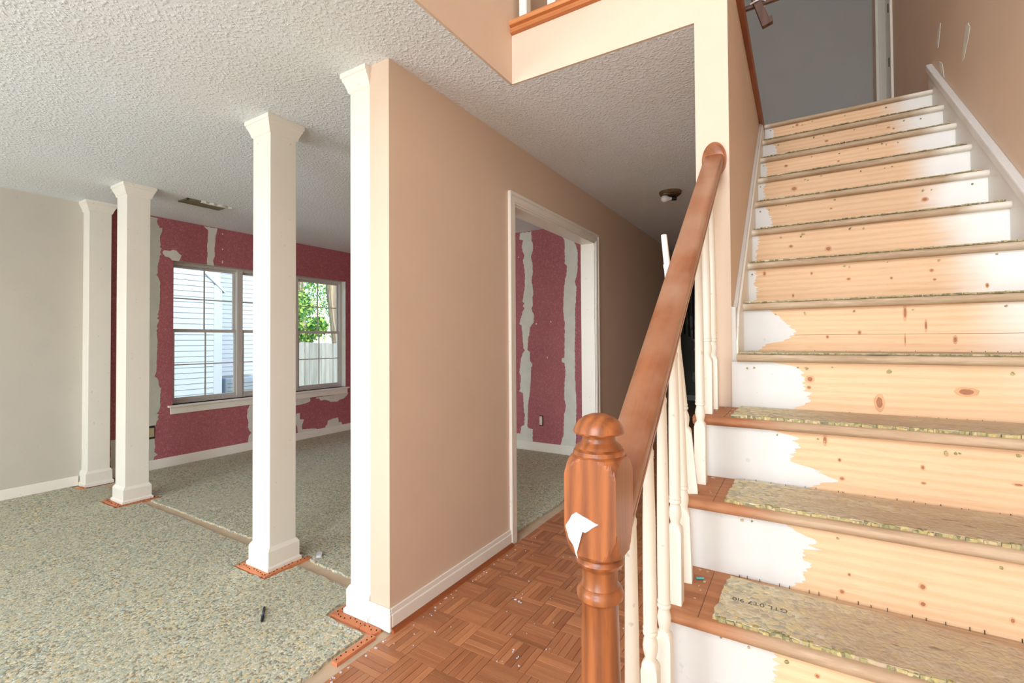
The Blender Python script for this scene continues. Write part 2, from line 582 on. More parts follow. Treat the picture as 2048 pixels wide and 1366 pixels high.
PATCH_FAR={
 'q1':[(-2.681,2.429),(-2.685,2.353),(-2.636,2.341),(-2.659,2.282),(-2.643,2.212),(-2.624,2.171),(-2.644,2.111),(-2.631,2.054),(-2.619,1.951),(-2.620,1.839),(-2.640,1.716),(-2.654,1.655),(-2.628,1.637),(-2.648,1.599),(-2.629,1.581),(-2.655,1.531),(-2.682,1.448),(-2.695,1.403),(-2.663,1.380),(-2.657,1.295),(-2.651,1.222),(-2.645,1.127),(-2.626,1.105),(-2.652,1.076),(-2.678,1.009),(-2.685,0.941),(-2.699,0.856),(-2.680,0.818),(-2.687,0.744),(-2.687,0.688),(-2.701,0.643),(-2.655,0.628),(-2.649,0.550),(-2.644,0.428),(-2.631,0.384),(-2.639,0.272),(-2.678,0.252),(-2.691,0.172),(-2.777,0.169),(-2.777,0.096),(-2.685,0.094),(-2.686,0.044),(-2.538,0.049),(-2.530,0.232),(-2.587,0.243),(-2.600,0.264),(-2.593,0.387),(-2.592,0.498),(-2.572,0.610),(-2.558,0.722),(-2.551,0.833),(-2.550,0.916),(-2.531,0.945),(-2.563,0.988),(-2.562,1.088),(-2.594,1.110),(-2.580,1.255),(-2.567,1.278),(-2.560,1.361),(-2.515,1.410),(-2.508,1.499),(-2.539,1.566),(-2.520,1.610),(-2.525,1.694),(-2.512,1.732),(-2.524,1.821),(-2.536,1.889),(-2.517,1.971),(-2.522,2.072),(-2.541,2.141),(-2.515,2.222),(-2.514,2.277),(-2.533,2.335),(-2.532,2.427)],
 'q2':[(-2.159,2.418),(-2.159,2.324),(-2.130,2.288),(-2.126,2.074),(-2.127,2.031),(-2.103,2.007),(-2.110,1.912),(-2.128,1.860),(-2.141,1.754),(-2.147,1.663),(-2.149,1.540),(-2.144,1.433),(-2.132,1.406),(-2.140,1.166),(-2.141,1.033),(-2.171,1.027),(-2.171,0.985),(-2.142,0.975),(-2.131,0.900),(-2.137,0.794),(-2.144,0.687),(-2.145,0.581),(-2.128,0.518),(-2.152,0.421),(-2.160,0.208),(-2.178,0.153),(-2.196,0.098),(-2.179,0.052),(-2.023,0.054),(-2.016,0.170),(-2.015,0.327),(-2.007,0.537),(-2.012,0.668),(-2.022,0.851),(-2.020,1.009),(-2.019,1.166),(-2.011,1.430),(-2.015,1.535),(-2.003,1.640),(-1.996,1.782),(-2.013,1.825),(-1.983,1.955),(-1.977,2.060),(-1.981,2.166),(-1.998,2.220),(-2.020,2.260),(-2.031,2.410)],
}
PAINT_EDGE={
 1:[(-0.059,0.541),(-0.050,0.523),(-0.060,0.508),(-0.056,0.496),(-0.067,0.452),(-0.060,0.423),(-0.075,0.384)],
 2:[(-0.041,0.736),(-0.002,0.729),(0.030,0.714),(0.011,0.705),(0.040,0.697),(-0.001,0.691),(0.006,0.676),(-0.000,0.667),(0.014,0.655),(0.004,0.643),(0.001,0.630),(-0.004,0.610),(-0.035,0.595)],
 3:[(-0.090,0.942),(-0.054,0.939),(-0.026,0.933),(-0.004,0.926),(-0.025,0.918),(-0.009,0.905),(-0.013,0.891),(-0.032,0.876),(-0.021,0.869),(-0.031,0.856),(0.001,0.848),(0.036,0.840),(0.058,0.827),(0.090,0.816),(0.045,0.801),(0.012,0.785)],
 4:[(-0.082,1.136),(-0.059,1.135),(-0.015,1.127),(0.001,1.116),(0.014,1.106),(0.004,1.096),(0.011,1.086),(0.005,1.074),(0.011,1.057),(0.006,1.045),(0.035,1.040),(0.017,1.027),(0.030,1.016),(0.013,1.001),(-0.016,0.989),(-0.037,0.981)],
 5:[(-0.098,1.332),(-0.087,1.326),(-0.061,1.304),(-0.042,1.283),(-0.028,1.264),(-0.014,1.253),(-0.030,1.229),(-0.054,1.212),(-0.111,1.202),(-0.148,1.190)],
 6:[(-0.169,1.527),(-0.160,1.506),(-0.168,1.473),(-0.158,1.439),(-0.173,1.404)],
 7:[(-0.164,1.728),(-0.163,1.705),(-0.169,1.671),(-0.176,1.645),(-0.181,1.616)],
 8:[(-0.147,1.925),(-0.136,1.898),(-0.129,1.876),(-0.117,1.839),(-0.127,1.822)],
 9:[(-0.157,2.118),(-0.168,2.085),(-0.161,2.055),(-0.169,2.036)],
 10:[(-0.168,2.302),(-0.159,2.272),(-0.159,2.252),(-0.172,2.237)],
 11:[(-0.149,2.509),(-0.130,2.500),(-0.108,2.462),(-0.121,2.443)],
 12:[(-0.158,2.709),(-0.144,2.699),(-0.134,2.670),(-0.145,2.656)],
}
KNOTS=[(4,0.416,1.063,0.0260,0.0130),(4,0.213,1.019,0.0130,0.0270),(4,0.028,1.086,0.0120,0.0120),(4,0.025,1.058,0.0070,0.0060),(3,0.059,0.928,0.0060,0.0160),(3,0.093,0.875,0.0050,0.0060),(3,0.275,0.878,0.0050,0.0070),(3,0.098,0.823,0.0070,0.0060),(3,0.276,0.837,0.0060,0.0040),(3,0.455,0.860,0.0120,0.0040),(2,0.095,0.651,0.0040,0.0050),(2,0.080,0.606,0.0060,0.0060),(2,0.231,0.658,0.0070,0.0080),(2,0.231,0.619,0.0070,0.0070),(2,0.376,0.625,0.0050,0.0070),(1,0.022,0.525,0.0050,0.0050),(5,0.315,1.311,0.0060,0.0280),(5,0.370,1.265,0.0040,0.0220),(5,0.314,1.217,0.0020,0.0210),(5,0.444,1.216,0.0060,0.0140),(5,0.186,1.243,0.0060,0.0090),(5,0.089,1.228,0.0050,0.0070),(6,0.431,1.478,0.0070,0.0070),(6,0.439,1.443,0.0060,0.0050),(6,0.311,1.458,0.0050,0.0060),(6,0.583,1.411,0.0050,0.0090),(6,0.047,1.497,0.0050,0.0070),(6,0.174,1.464,0.0080,0.0060),(6,-0.128,1.510,0.0080,0.0140),(6,-0.021,1.407,0.0050,0.0090),(7,0.118,1.632,0.0130,0.0130),(7,-0.029,1.659,0.0090,0.0080),(8,0.499,1.857,0.0130,0.0110),(8,0.143,1.869,0.0060,0.0050),(9,-0.014,2.060,0.0160,0.0140),(10,-0.056,2.270,0.0110,0.0080),(10,0.206,2.246,0.0070,0.0050),(11,0.161,2.459,0.0110,0.0080),(11,0.467,2.470,0.0100,0.0060),(11,0.491,2.458,0.0060,0.0060),(12,0.005,2.690,0.0100,0.0100)]

# ------------------------------------------------------------------ main dimensions (metres)
ZC = 2.44            # lower ceiling
XL = -5.298          # face of the long outside wall
XH = -1.491          # hall face of the partition
WT = .117            # partition thickness
YE = 1.440           # free end of the partition
YD = 4.581           # far wall of the dining room
YF = 1.901           # front of the upper gallery
XSL, XPL = -.213, -.330   # stair-side and hall-side faces of the stair wall
XR = .730            # right stair wall
RISE, RUN, Y1 = .195, .2367, .668
ZU = 14 * RISE       # upper floor
def ny(n): return Y1 + (n - 1) * RUN
def nz(n): return n * RISE

# ------------------------------------------------------------------ floor and parquet
m = MB().box(-5.45, .85, -2.75, 10.1, -.12, -.006)
floor = struct(m.build('floor', 'subfloor'), 'tan subfloor showing between the torn carpet padding', 'floor')

PS = .1495           # parquet square
X0, Y0 = -1.326, 1.3635
strips = []
i0, i1 = -1, 8
for i in range(i0, i1):
    for j in range(-9, 44):
        x, y = X0 + i * PS, Y0 + j * PS
        if y > 7.6 or y < .1:
            continue
        horiz = (i + j) % 2 == 0
        for k in range(5):
            wv = PS / 5
            if horiz:
                r = [x, x + PS, y + k * wv, y + (k + 1) * wv]
            else:
                r = [x + k * wv, x + (k + 1) * wv, y, y + PS]
            r[0] = max(r[0], XH + .018)
            if r[1] - r[0] < .012:
                continue
            strips.append((r, horiz))
def cam_xy(p):
    d = Vector(p) - Vector((0, 0, CAM_H))
    z = d.dot(_F)
    if z < .1:
        return None
    return 1024 + F_PX * d.dot(_R) / z, PP_Y - F_PX * d.dot(_U) / z
def strip_rank(s):
    (a, b, c, d), h = s
    q = cam_xy(((a + b) / 2, (c + d) / 2, 0))
    if q is None or not (-20 < q[0] < 1330 and q[1] < 1390):
        return 1e3 + c
    return c
strips.sort(key=strip_rank)
rn = random.Random(5)
g = .0007
base_mesh = {}
def strip_obj(r, horiz):
    sx, sy = r[1] - r[0] - 2 * g, r[3] - r[2] - 2 * g
    key = (horiz, round(sx, 4), round(sy, 4))
    if key not in base_mesh:
        mb = MB().box(-sx / 2, sx / 2, -sy / 2, sy / 2, -.0065, 0)
        bmesh.ops.bevel(mb.bm, geom=[e for e in mb.bm.edges if all(v.co.z > -.001 for v in e.verts)], offset=.0006, segments=1, affect='EDGES')
        me = bpy.data.meshes.new('parquet_strip')
        mb.bm.to_mesh(me)
        mb.bm.free()
        me.materials.append(MATS['parquet_wood_x' if horiz else 'parquet_wood_y'])
        base_mesh[key] = me
    o = bpy.data.objects.new('parquet_strip', base_mesh[key])
    C.objects.link(o)
    o.parent = floor
    o.location = ((r[0] + r[1]) / 2, (r[2] + r[3]) / 2, rn.uniform(-.0004, .0006))
for r, h in strips[:300]:
    strip_obj(r, h)
far = {True: MB(), False: MB()}
for r, h in strips[300:]:
    dz = rn.uniform(-.0004, .0006)
    far[h].box(r[0] + g, r[1] - g, r[2] + g, r[3] - g, -.0065, dz)
for h in (True, False):
    stuff(far[h].build('parquet_field', 'parquet_wood_x' if h else 'parquet_wood_y', floor))
stuff(MB().box(XH + .018, XPL, 7.79, 9.86, -.0065, 0).build('parquet_field', 'parquet_wood_x', floor))

# ------------------------------------------------------------------ ceilings
m = MB().box(-5.42, -1.162, -2.75, 10.0, ZC, ZC + .03).box(-1.162, XPL, YF + .012, 10.0, ZC, ZC + .03)
ceil = struct(m.build('ceiling', 'popcorn_ceiling'), 'low white popcorn textured ceiling over living room and hall', 'ceiling')
m = MB().box(-1.27, .85, -2.75, 6.55, 5.70, 5.73)
struct(m.build('ceiling_upper', 'popcorn_ceiling'), 'high ceiling over the two storey foyer', 'ceiling')

# ------------------------------------------------------------------ walls
WY0, WY1, WZ0, WZ1 = 2.235, 4.313, .600, 2.035
def wall_with_hole(axis_x0, axis_x1, y0, y1, z0, z1, hy0, hy1, hz0, hz1, mb=None):
    mb = mb or MB()
    if hz0 > z0:
        mb.box(axis_x0, axis_x1, y0, y1, z0, hz0)
    if hz1 < z1:
        mb.box(axis_x0, axis_x1, y0, y1, hz1, z1)
    mb.box(axis_x0, axis_x1, y0, hy0, hz0, hz1)
    mb.box(axis_x0, axis_x1, hy1, y1, hz0, hz1)
    return mb
wl = struct(wall_with_hole(XL - .15, XL, -2.75, 10.0, -.006, ZC, WY0, WY1, WZ0, WZ1).build('wall_left', 'paint_cream_wall'),
            'long outside wall, cream in the living room, stripped red wallpaper beyond the columns', 'wall')
m = wall_with_hole(XL - .001, XL + .0012, 1.66, YD - .002, .0, ZC - .001, WY0, WY1, WZ0, WZ1)
wp = m.build('wallpaper', 'red_wallpaper', wl)
wp['label'] = 'torn dark red wallpaper around the window'
mm = MB().box(XL - .10, XL + .0012, WY1 - .0015, WY1 + .001, WZ0, WZ1)
mm.build('window_return', 'plaster', wl)
for i, (k, poly) in enumerate(PATCH_LEFT.items()):
    pl = [(a_, max(b_, .0)) for a_, b_ in rag(poly, .012, .003, 10 + i)]
    MB().prism(pl, 0, XL, XL + .0026).build('plaster_patch', 'plaster_grey' if k == 'strip_by_column' else 'plaster', wl)
rn = random.Random(3)
for (y, z) in ((2.70, 2.385), (2.70, 2.22), (2.702, 2.09), (2.70, 2.075)):
    MB().prism([(y + .008 * math.cos(a) * rn.uniform(.6, 1.1), z + .011 * math.sin(a) * rn.uniform(.6, 1.1)) for a in [i * 1.05 for i in range(6)]], 0, XL, XL + .003).build('plaster_dot', 'plaster', wl)

wf = struct(MB().box(XL, XH - WT, YD, YD + .12, -.006, ZC).build('wall_far', 'plaster'),
            'far dining room wall in red wallpaper with two long plaster strips', 'wall')
MB().box(XL, XH - WT, YD - .0012, YD + .001, .0, ZC - .001).build('wallpaper', 'red_wallpaper', wf)
for i, (k, poly) in enumerate(PATCH_FAR.items()):
    MB().prism(rag(poly, .014, .004, 40 + i), 1, YD - .0026, YD).build('plaster_patch', 'plaster', wf)
rn = random.Random(9)
for (x, z) in ((-2.70, 2.16), (-2.30, 1.42), (-2.345, 1.03), (-2.48, 1.40)):
    MB().prism([(x + .007 * math.cos(a) * rn.uniform(.5, 1.2), z + .012 * math.sin(a) * rn.uniform(.5, 1.2)) for a in [i * 1.05 for i in range(6)]], 1, YD - .003, YD).build('plaster_dot', 'plaster', wf)

# partition between hall and dining room, with the cased opening
OY0, OY1, OZ = 2.470, 3.812, 2.062
m = MB().box(XH - WT, XH, YE, OY0, -.006, ZC).box(XH - WT, XH, OY1, 6.9, -.006, ZC).box(XH - WT, XH, OY0, OY1, OZ, ZC)
wh = struct(m.build('wall_hall', 'paint_tan'), 'tan painted hall wall with a white cased opening', 'wall')

# stair wall (its front end shows as the pale post beside the steps) and the gallery front
m = MB().box(XPL, XSL, YF, 6.45, -.006, ZU - .015)
ws = struct(m.build('wall_stair', 'paint_tan'), 'tan wall beside the stairs whose narrow end carries the handrail rosette', 'wall')
m = MB().box(-1.15, XPL, YF, YF + .012, ZC, ZC + .031).box(-1.15, XPL, YF, YF + .10, ZC + .031, 2.672)
struct(m.build('wall_gallery', 'paint_tan'), 'pale tan band under the upper gallery edge', 'wall')
m = MB().box(-1.27, -1.15, -2.75, 6.45, ZC + .031, 5.70)
m.box(-1.162, -1.15, -2.75, YF, ZC, ZC + .031)
struct(m.build('wall_upper', 'paint_tan'), 'tan upper foyer wall rising above the popcorn ceiling', 'wall')
m = MB().box(XR, XR + .12, -2.75, 5.27, -.006, 5.70).box(XR, XR + .12, 6.02, 6.45, -.006, 5.70).box(XR, XR + .12, 5.27, 6.02, -.006, ZU).box(XR, XR + .12, 5.27, 6.02, ZU + 2.04, 5.70)
wr = struct(m.build('wall_right', 'paint_tan'), 'tan stairwell wall on the right with white spackle marks', 'wall')
def blob(pts, seed):
    return rag(pts, .01, .002, seed)
for i, p in enumerate(([(3.66, 3.07), (3.635, 3.06), (3.70, 2.95), (3.725, 2.955), (3.735, 3.0), (3.70, 3.06)],
                       [(3.17, 2.775), (3.13, 2.77), (3.105, 2.735), (3.13, 2.70), (3.215, 2.63), (3.245, 2.632), (3.235, 2.66)],
                       [(3.69, 2.86), (3.64, 2.83), (3.61, 2.80), (3.60, 2.75), (3.585, 2.71), (3.62, 2.74), (3.645, 2.78), (3.68, 2.82)])):
    MB().prism(blob(p, 70 + i), 0, XR - .002, XR + .001).build('spackle_mark', 'plaster', wr)
m = MB().box(-1.15, XR, 6.45, 6.57, ZC + .03, 5.70)
struct(m.build('wall_upper_far', 'paint_grey'), 'plain grey wall at the end of the upper landing', 'wall')
m = MB().box(.85, 1.75, 6.25, 6.37, ZU, 5.1).box(.85, 1.75, 4.9, 5.02, ZU, 5.1).box(1.75, 1.87, 4.9, 6.37, ZU, 5.1).box(.85, 1.75, 5.02, 6.25, 5.06, 5.1).box(.85, 1.75, 5.02, 6.25, ZU - .03, ZU)
struct(m.build('wall_closet', 'paint_olive'), 'dim olive room behind the upstairs doorway', 'wall')
# upper floors
m = MB().box(-1.15, XPL, YF + .10, 6.45, ZC + .031, ZU)
struct(m.build('floor_upper', 'subfloor'), 'upper gallery floor behind the pale band', 'floor')
m = MB().box(XSL, XR - .0195, ny(14) + .06, ny(14) + .1155, ZU - .20, ZU).box(XSL, XR, ny(14) + .1155, 6.45, ZU - .20, ZU)
struct(m.build('floor_landing', 'subfloor'), 'landing floor at the top of the stairs', 'floor')
# front of the house behind the camera: door opening, upper window, living room window
m = MB()
m.box(-5.42, -4.35, -2.75, -2.62, -.006, ZC).box(-2.25, -.76, -2.75, -2.62, -.006, ZC).box(-4.35, -2.25, -2.75, -2.62, -.006, .55).box(-4.35, -2.25, -2.75, -2.62, 2.12, ZC)
m.box(.66, .73, -2.75, -2.62, -.006, ZC).box(-.76, .66, -2.75, -2.62, 2.07, ZC)
m.box(-1.27, -1.10, -2.75, -2.62, ZC, 5.70).box(.68, .73, -2.75, -2.62, ZC, 5.70).box(-1.10, .68, -2.75, -2.62, ZC, 2.62).box(-1.10, .68, -2.75, -2.62, 4.88, 5.70)
struct(m.build('wall_front', 'paint_cream_wall'), 'front wall of the house with the door and window openings', 'wall')
# back room at the end of the hall
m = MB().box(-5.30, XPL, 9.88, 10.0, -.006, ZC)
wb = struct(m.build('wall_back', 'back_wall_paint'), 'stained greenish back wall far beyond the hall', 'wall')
MB().box(-5.2, XPL, 9.862, 9.88, 0, .10).build('baseboard', 'paint_trim', wb)
for i in range(7):
    x = -1.98 + .085 * i - .17
    MB().box(x, x + .03, 9.868, 9.88, 1.42 - .05 * i, 2.30).build('dark_strip', 'dark_strip', wb)
rn = random.Random(12)
for i in range(6):
    cx, cz = -1.75 + .12 * rn.uniform(-1, 1), .45 + .28 * i
    MB().prism(rag([(cx + rn.uniform(.05, .10) * math.cos(a), cz + rn.uniform(.09, .17) * math.sin(a)) for a in [k * .785 for k in range(8)]], .04, .012, i), 1, 9.874, 9.88).build('plaster_patch', 'plaster_grey', wb)
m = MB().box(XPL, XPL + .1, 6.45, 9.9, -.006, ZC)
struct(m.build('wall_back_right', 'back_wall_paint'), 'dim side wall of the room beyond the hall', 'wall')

# ------------------------------------------------------------------ baseboards
def baseboard(name, pts, h, t, label, shoe=None):
    """pts: list of (x0,x1,y0,y1) footprints"""
    mb = MB()
    for (x0, x1, y0, y1) in pts:
        mb.box(x0, x1, y0, y1, 0, h)
    return struct(mb.build(name, 'paint_trim', bevel=.005), label, 'baseboard')
baseboard('baseboard_left', [(XL, XL + .014, -2.6, 1.5235)], .085, .014, 'white baseboard along the cream living room wall')
b = baseboard('baseboard_dining', [(XL, XL + .014, 1.75, YD)], .096, .014, 'cream baseboard below the torn red wallpaper and window')
b = baseboard('baseboard_dining_far', [(XL + .014, XH - WT, YD - .014, YD)], .100, .014, 'pale baseboard below the plaster strips on the far wall')
bh = baseboard('baseboard_hall', [(XH, XH + .014, YE, OY0 - .066), (XH - WT, XH + .014, YE - .014, YE)], .072, .014, 'white baseboard along the tan hall wall and around its end')
MB().box(XH, XH + .009, YE, OY0 - .066, .072, .095).box(XH - WT, XH + .009, YE - .009, YE, .072, .095).build('moulded_cap', 'paint_trim', bh, bevel=.003)
sh = MB().prism([(0, 0), (.016, 0), (.014, .010), (.008, .016), (0, .018)], 1, YE - .005, OY0 - .064)
bmesh.ops.translate(sh.bm, verts=sh.bm.verts[:], vec=(XH + .014, 0, 0))
so = sh.build('shoe_moulding', 'oak_trim_y', bh)
so['label'] = 'brown stained shoe moulding'
bh2 = baseboard('baseboard_hall_far', [(XH, XH + .014, OY1 + .066, 6.9)], .090, .014, 'white baseboard on the dim end of the hall wall')

# ------------------------------------------------------------------ cased opening
tr = bpy.data.objects.new('trim_1', None)
C.objects.link(tr)
tr.location = (XH, OY0, 0)
struct(tr, 'white moulded casing around the opening in the tan hall wall', 'trim')
cw = .064
def casing_leg(y0, y1, inner_first):
    # stepped profile
    w_ = y1 - y0
    prof = [(0, 0), (.019, 0), (.019, .018), (.013, .022), (.012, .030), (.015, .033), (.015, w_ - .012), (.010, w_ - .008), (.010, w_), (0, w_)]
    if inner_first:
        pts = [(XH + a, y1 - b) for a, b in prof]
    else:
        pts = [(XH + a, y0 + b) for a, b in prof]
    return MB().prism(pts, 2, 0, OZ + cw if False else OZ + .001)
def mitre(o, side):
    for v in o.data.vertices:      # mitred upper end
        wz = v.co.z + tr.location.z
        if wz > 1:
            yy = v.co.y + tr.location.y
            v.co.z = OZ + (OY0 - yy if side < 0 else yy - OY1)
mitre(casing_leg(OY0 - cw, OY0 + .004, False).build('casing', 'paint_trim', tr), -1)
mitre(casing_leg(OY1 - .004, OY1 + cw, True).build('casing', 'paint_trim', tr), 1)
w_ = cw + .004
prof = [(0, 0), (.019, 0), (.019, .018), (.013, .022), (.012, .030), (.015, .033), (.015, w_ - .012), (.010, w_ - .008), (.010, w_), (0, w_)]
MB().rings([[(XH + a, OY0 - cw + b, OZ + cw - b) for a, b in prof], [(XH + a, OY1 + cw - b, OZ + cw - b) for a, b in prof]]).build('casing_head', 'paint_trim', tr)
MB().box(XH - WT - .004, XH + .001, OY0 - .001, OY0 + .016, 0, OZ).build('jamb', 'paint_trim', tr)
MB().box(XH - WT - .004, XH + .001, OY1 - .016, OY1 + .001, 0, OZ).build('jamb', 'paint_trim', tr)
MB().box(XH - WT - .004, XH + .001, OY0, OY1, OZ - .016, OZ + .001).build('jamb_head', 'paint_trim', tr)

# ------------------------------------------------------------------ window
win = bpy.data.objects.new('window_1', None)
C.objects.link(win)
win.location = (XL - .1, WY0, WZ0)
struct(win, 'triple double hung window set in the red wallpapered wall', 'window')
XG = XL - .095
UW = (WY1 - WY0) / 3
m = MB().box(XG - .05, XG + .02, WY0, WY1, WZ1 - .03, WZ1).box(XG - .05, XG + .02, WY0, WY1, WZ0, WZ0 + .03)
m.box(XG - .05, XG + .02, WY0, WY0 + .03, WZ0 + .03, WZ1 - .03).box(XG - .05, XG + .02, WY1 - .03, WY1, WZ0 + .03, WZ1 - .03)
m.build('frame', 'vinyl_frame', win, bevel=.003)
for k in (1, 2):
    MB().box(XG - .05, XG + .025, WY0 + k * UW - .032, WY0 + k * UW + .032, WZ0, WZ1).build('mullion', 'vinyl_frame', win, bevel=.003)
ZM = 1.325
for k in range(3):
    a = WY0 + k * UW + .032
    b_ = WY0 + (k + 1) * UW - .032
    if k == 0:
        a = WY0 + .03
    if k == 2:
        b_ = WY1 - .03
    for (lo, hi, x) in ((ZM, WZ1 - .03, XG - .032), (WZ0 + .03, ZM + .03, XG - .004)):
        t = .022
        up = x < XG - .02
        bb = .032 if up else .03
        bt = .02 if up else .032
        m = MB().box(x - .012, x + .012, a, a + t, lo + bb, hi - bt).box(x - .012, x + .012, b_ - t, b_, lo + bb, hi - bt)
        m.box(x - .012, x + .014, a, b_, lo, lo + bb).box(x - .012, x + .014, a, b_, hi - bt, hi)
        s_ = m.build('sash', 'vinyl_frame', win, bevel=.002)
        g0, g1, h0, h1 = a + t, b_ - t, lo + bb, hi - bt
        mb = MB().box(x - .005, x + .005, (g0 + g1) / 2 - .006, (g0 + g1) / 2 + .006, h0, h1)
        mb.build('muntin', 'vinyl_frame', s_)
        MB().box(x - .0045, x + .0045, g0, g1, (h0 + h1) / 2 - .006, (h0 + h1) / 2 + .006).build('muntin', 'vinyl_frame', s_)
        for (p0, p1) in ((g0, (g0 + g1) / 2 - .006), ((g0 + g1) / 2 + .006, g1)):
            for (q0, q1) in ((h0, (h0 + h1) / 2 - .006), ((h0 + h1) / 2 + .006, h1)):
                MB().box(x - .0015, x + .0015, p0, p1, q0, q1).build('pane', 'window_glass', s_)
m = MB().box(XL - .085, XL + .035, WY0 - .045, WY1 + .045, WZ0 - .022, WZ0)
m.build('stool', 'paint_trim', win, bevel=.006)
MB().box(XL, XL + .016, WY0 - .022, WY1 + .022, WZ0 - .088, WZ0 - .022).build('apron', 'paint_trim', win, bevel=.003)

# ------------------------------------------------------------------ columns
def column(label, x0, x1, y0, y1, group=None):
    """x0..y1: shaft footprint; mouldings project on the free sides"""
    cx, cy = (x0 + x1) / 2, (y0 + y1) / 2
    t = thing('column', (cx, cy, 0), label, 'column', group)
    half = label.find('half') >= 0
    lft = 0 if x0 <= XL + .001 else 1
    rgt = 0 if half and x1 > -1.7 else 1
    def sqbox(o, za, zb):
        return (x0 - o * lft, x1 + o * rgt, y0 - o, y1 + o, za, zb)
    MB().box(*sqbox(0, .11, 2.36)).build('shaft', 'paint_trim', t, bevel=.003)
    # flat corner beads
    def frus(levels):
        R = []
        for o, z in levels:
            a, b, c, d = x0 - o * lft, x1 + o * rgt, y0 - o, y1 + o
            R.append([(a, c, z), (b, c, z), (b, d, z), (a, d, z)])
        return MB().rings(R)
    frus([(.022, 0), (.022, .024), (.012, .034), (.012, .036)]).build('base_shoe', 'paint_trim', t)
    frus([(.013, .034), (.013, .108), (.008, .118), (.002, .128)]).build('plinth', 'paint_trim', t)
    frus([(.001, 2.352), (.007, 2.358), (.010, 2.372), (.020, 2.398), (.026, 2.408), (.026, 2.416), (.032, 2.420), (.032, ZC)]).build('crown_moulding', 'paint_trim', t)
    return t
column('square white column standing alone near the middle of the carpet padding', -2.582, -2.420, 1.478, 1.632)
column('square white column standing just in front of the cream wall', -4.535, -4.362, 1.525, 1.680)
column('white half column set against the cream living room wall', XL, -5.168, 1.545, 1.700)
column('white half column set against the end of the tan hall wall', -1.742, XH - WT, 1.445, 1.600)

# ------------------------------------------------------------------ carpet padding
PT = .006
def pad_obj(poly, label, seed, name='carpet_pad', z0=-.006, z1=PT, mat='pad_foam', seg=.03, amp=.006, group=None, skip=()):
    o = MB().prism(rag(poly, seg, amp, seed, skip), 2, z0, z1).build(name, mat)
    return tag(o, label, 'carpet pad', group)
pad_obj([(XL + .02, -2.55), (-1.53, -2.55), (-1.53, .4), (-1.545, 1.13), (-1.555, 1.17), (-1.565, 1.362), (-1.815, 1.368), (-1.83, 1.40), (-1.825, 1.57), (-1.9, 1.572), (-2.35, 1.592), (-2.352, 1.412), (-2.65, 1.405), (-2.65, 1.59), (-3.4, 1.60), (-4.296, 1.608), (-4.298, 1.452), (-4.605, 1.45), (-4.61, 1.62), (-5.08, 1.625), (-5.09, 1.49), (-5.17, 1.46), (-5.22, 1.47), (XL + .02, 1.47)],
        'greenish foam carpet padding covering the living room floor', 1)
pad_obj([(XL + .022, 1.76), (-5.12, 1.76), (-4.62, 1.755), (-4.62, 1.72), (-4.352, 1.722), (-4.348, 1.75), (-4.298, 1.75), (-4.296, 1.668), (-3.5, 1.665), (-2.66, 1.67), (-2.412, 1.67), (-2.408, 1.705), (-2.356, 1.705), (-2.352, 1.668), (-1.77, 1.65), (-1.635, 1.66), (-1.625, 2.46), (-1.64, 2.50), (-1.555, 2.52), (-1.535, 3.772), (-1.63, 3.78), (-1.63, YD - .03), (XL + .022, YD - .03)],
        'bluish green foam carpet padding covering the dining room floor', 2)

# ------------------------------------------------------------------ tack strips
nail_r = random.Random(21)
def tack(x0, x1, y0, y1, label, group=None):
    cx, cy = (x0 + x1) / 2, (y0 + y1) / 2
    t = thing('tack_strip', (cx, cy, 0), label, 'tack strip', group)
    MB().prism(rag(rect(x0, x1, y0, y1), .05, .001, int(abs(cx * 1000)) + 3), 2, -.006, .0085).build('strip', 'tack_wood', t)
    mb = MB()
    L = max(x1 - x0, y1 - y0)
    for i in range(max(3, int(L / .022))):
        f = (i + .5) / max(3, int(L / .022))
        px_ = x0 + (x1 - x0) * (f if x1 - x0 > y1 - y0 else nail_r.uniform(.2, .8))
        py_ = y0 + (y1 - y0) * (f if y1 - y0 >= x1 - x0 else nail_r.uniform(.2, .8))
        mb.box(px_ - .0018, px_ + .0018, py_ - .0018, py_ + .0018, .008, .0125)
    stuff(mb.build('nail_points', 'nail_steel', t))
tack(-2.632, -2.398, 1.420, 1.455, 'orange tack strip along the front of the middle white column')
tack(-2.397, -2.372, 1.425, 1.690, 'orange tack strip along the hall side of the middle white column')
tack(-2.634, -2.606, 1.458, 1.660, 'orange tack strip along the window side of the middle white column')
tack(-4.590, -4.340, 1.466, 1.502, 'orange tack strip along the front of the column by the cream wall')
tack(-4.338, -4.315, 1.470, 1.735, 'orange tack strip along the hall side of the column by the cream wall')
tack(-5.20, -5.10, 1.492, 1.521, 'short orange tack strip in front of the half column on the cream wall')
tack(-1.800, -1.615, 1.383, 1.420, 'orange tack strip in front of the half column at the hall wall')
tack(-1.612, -1.520, 1.383, 1.420, 'short orange tack strip in front of the tan wall end')
tack(-1.802, -1.770, 1.424, 1.60, 'orange tack strip beside the half column at the hall wall')
tack(-1.535, -1.505, 1.185, 1.375, 'orange tack strip along the parquet edge before the hall wall')

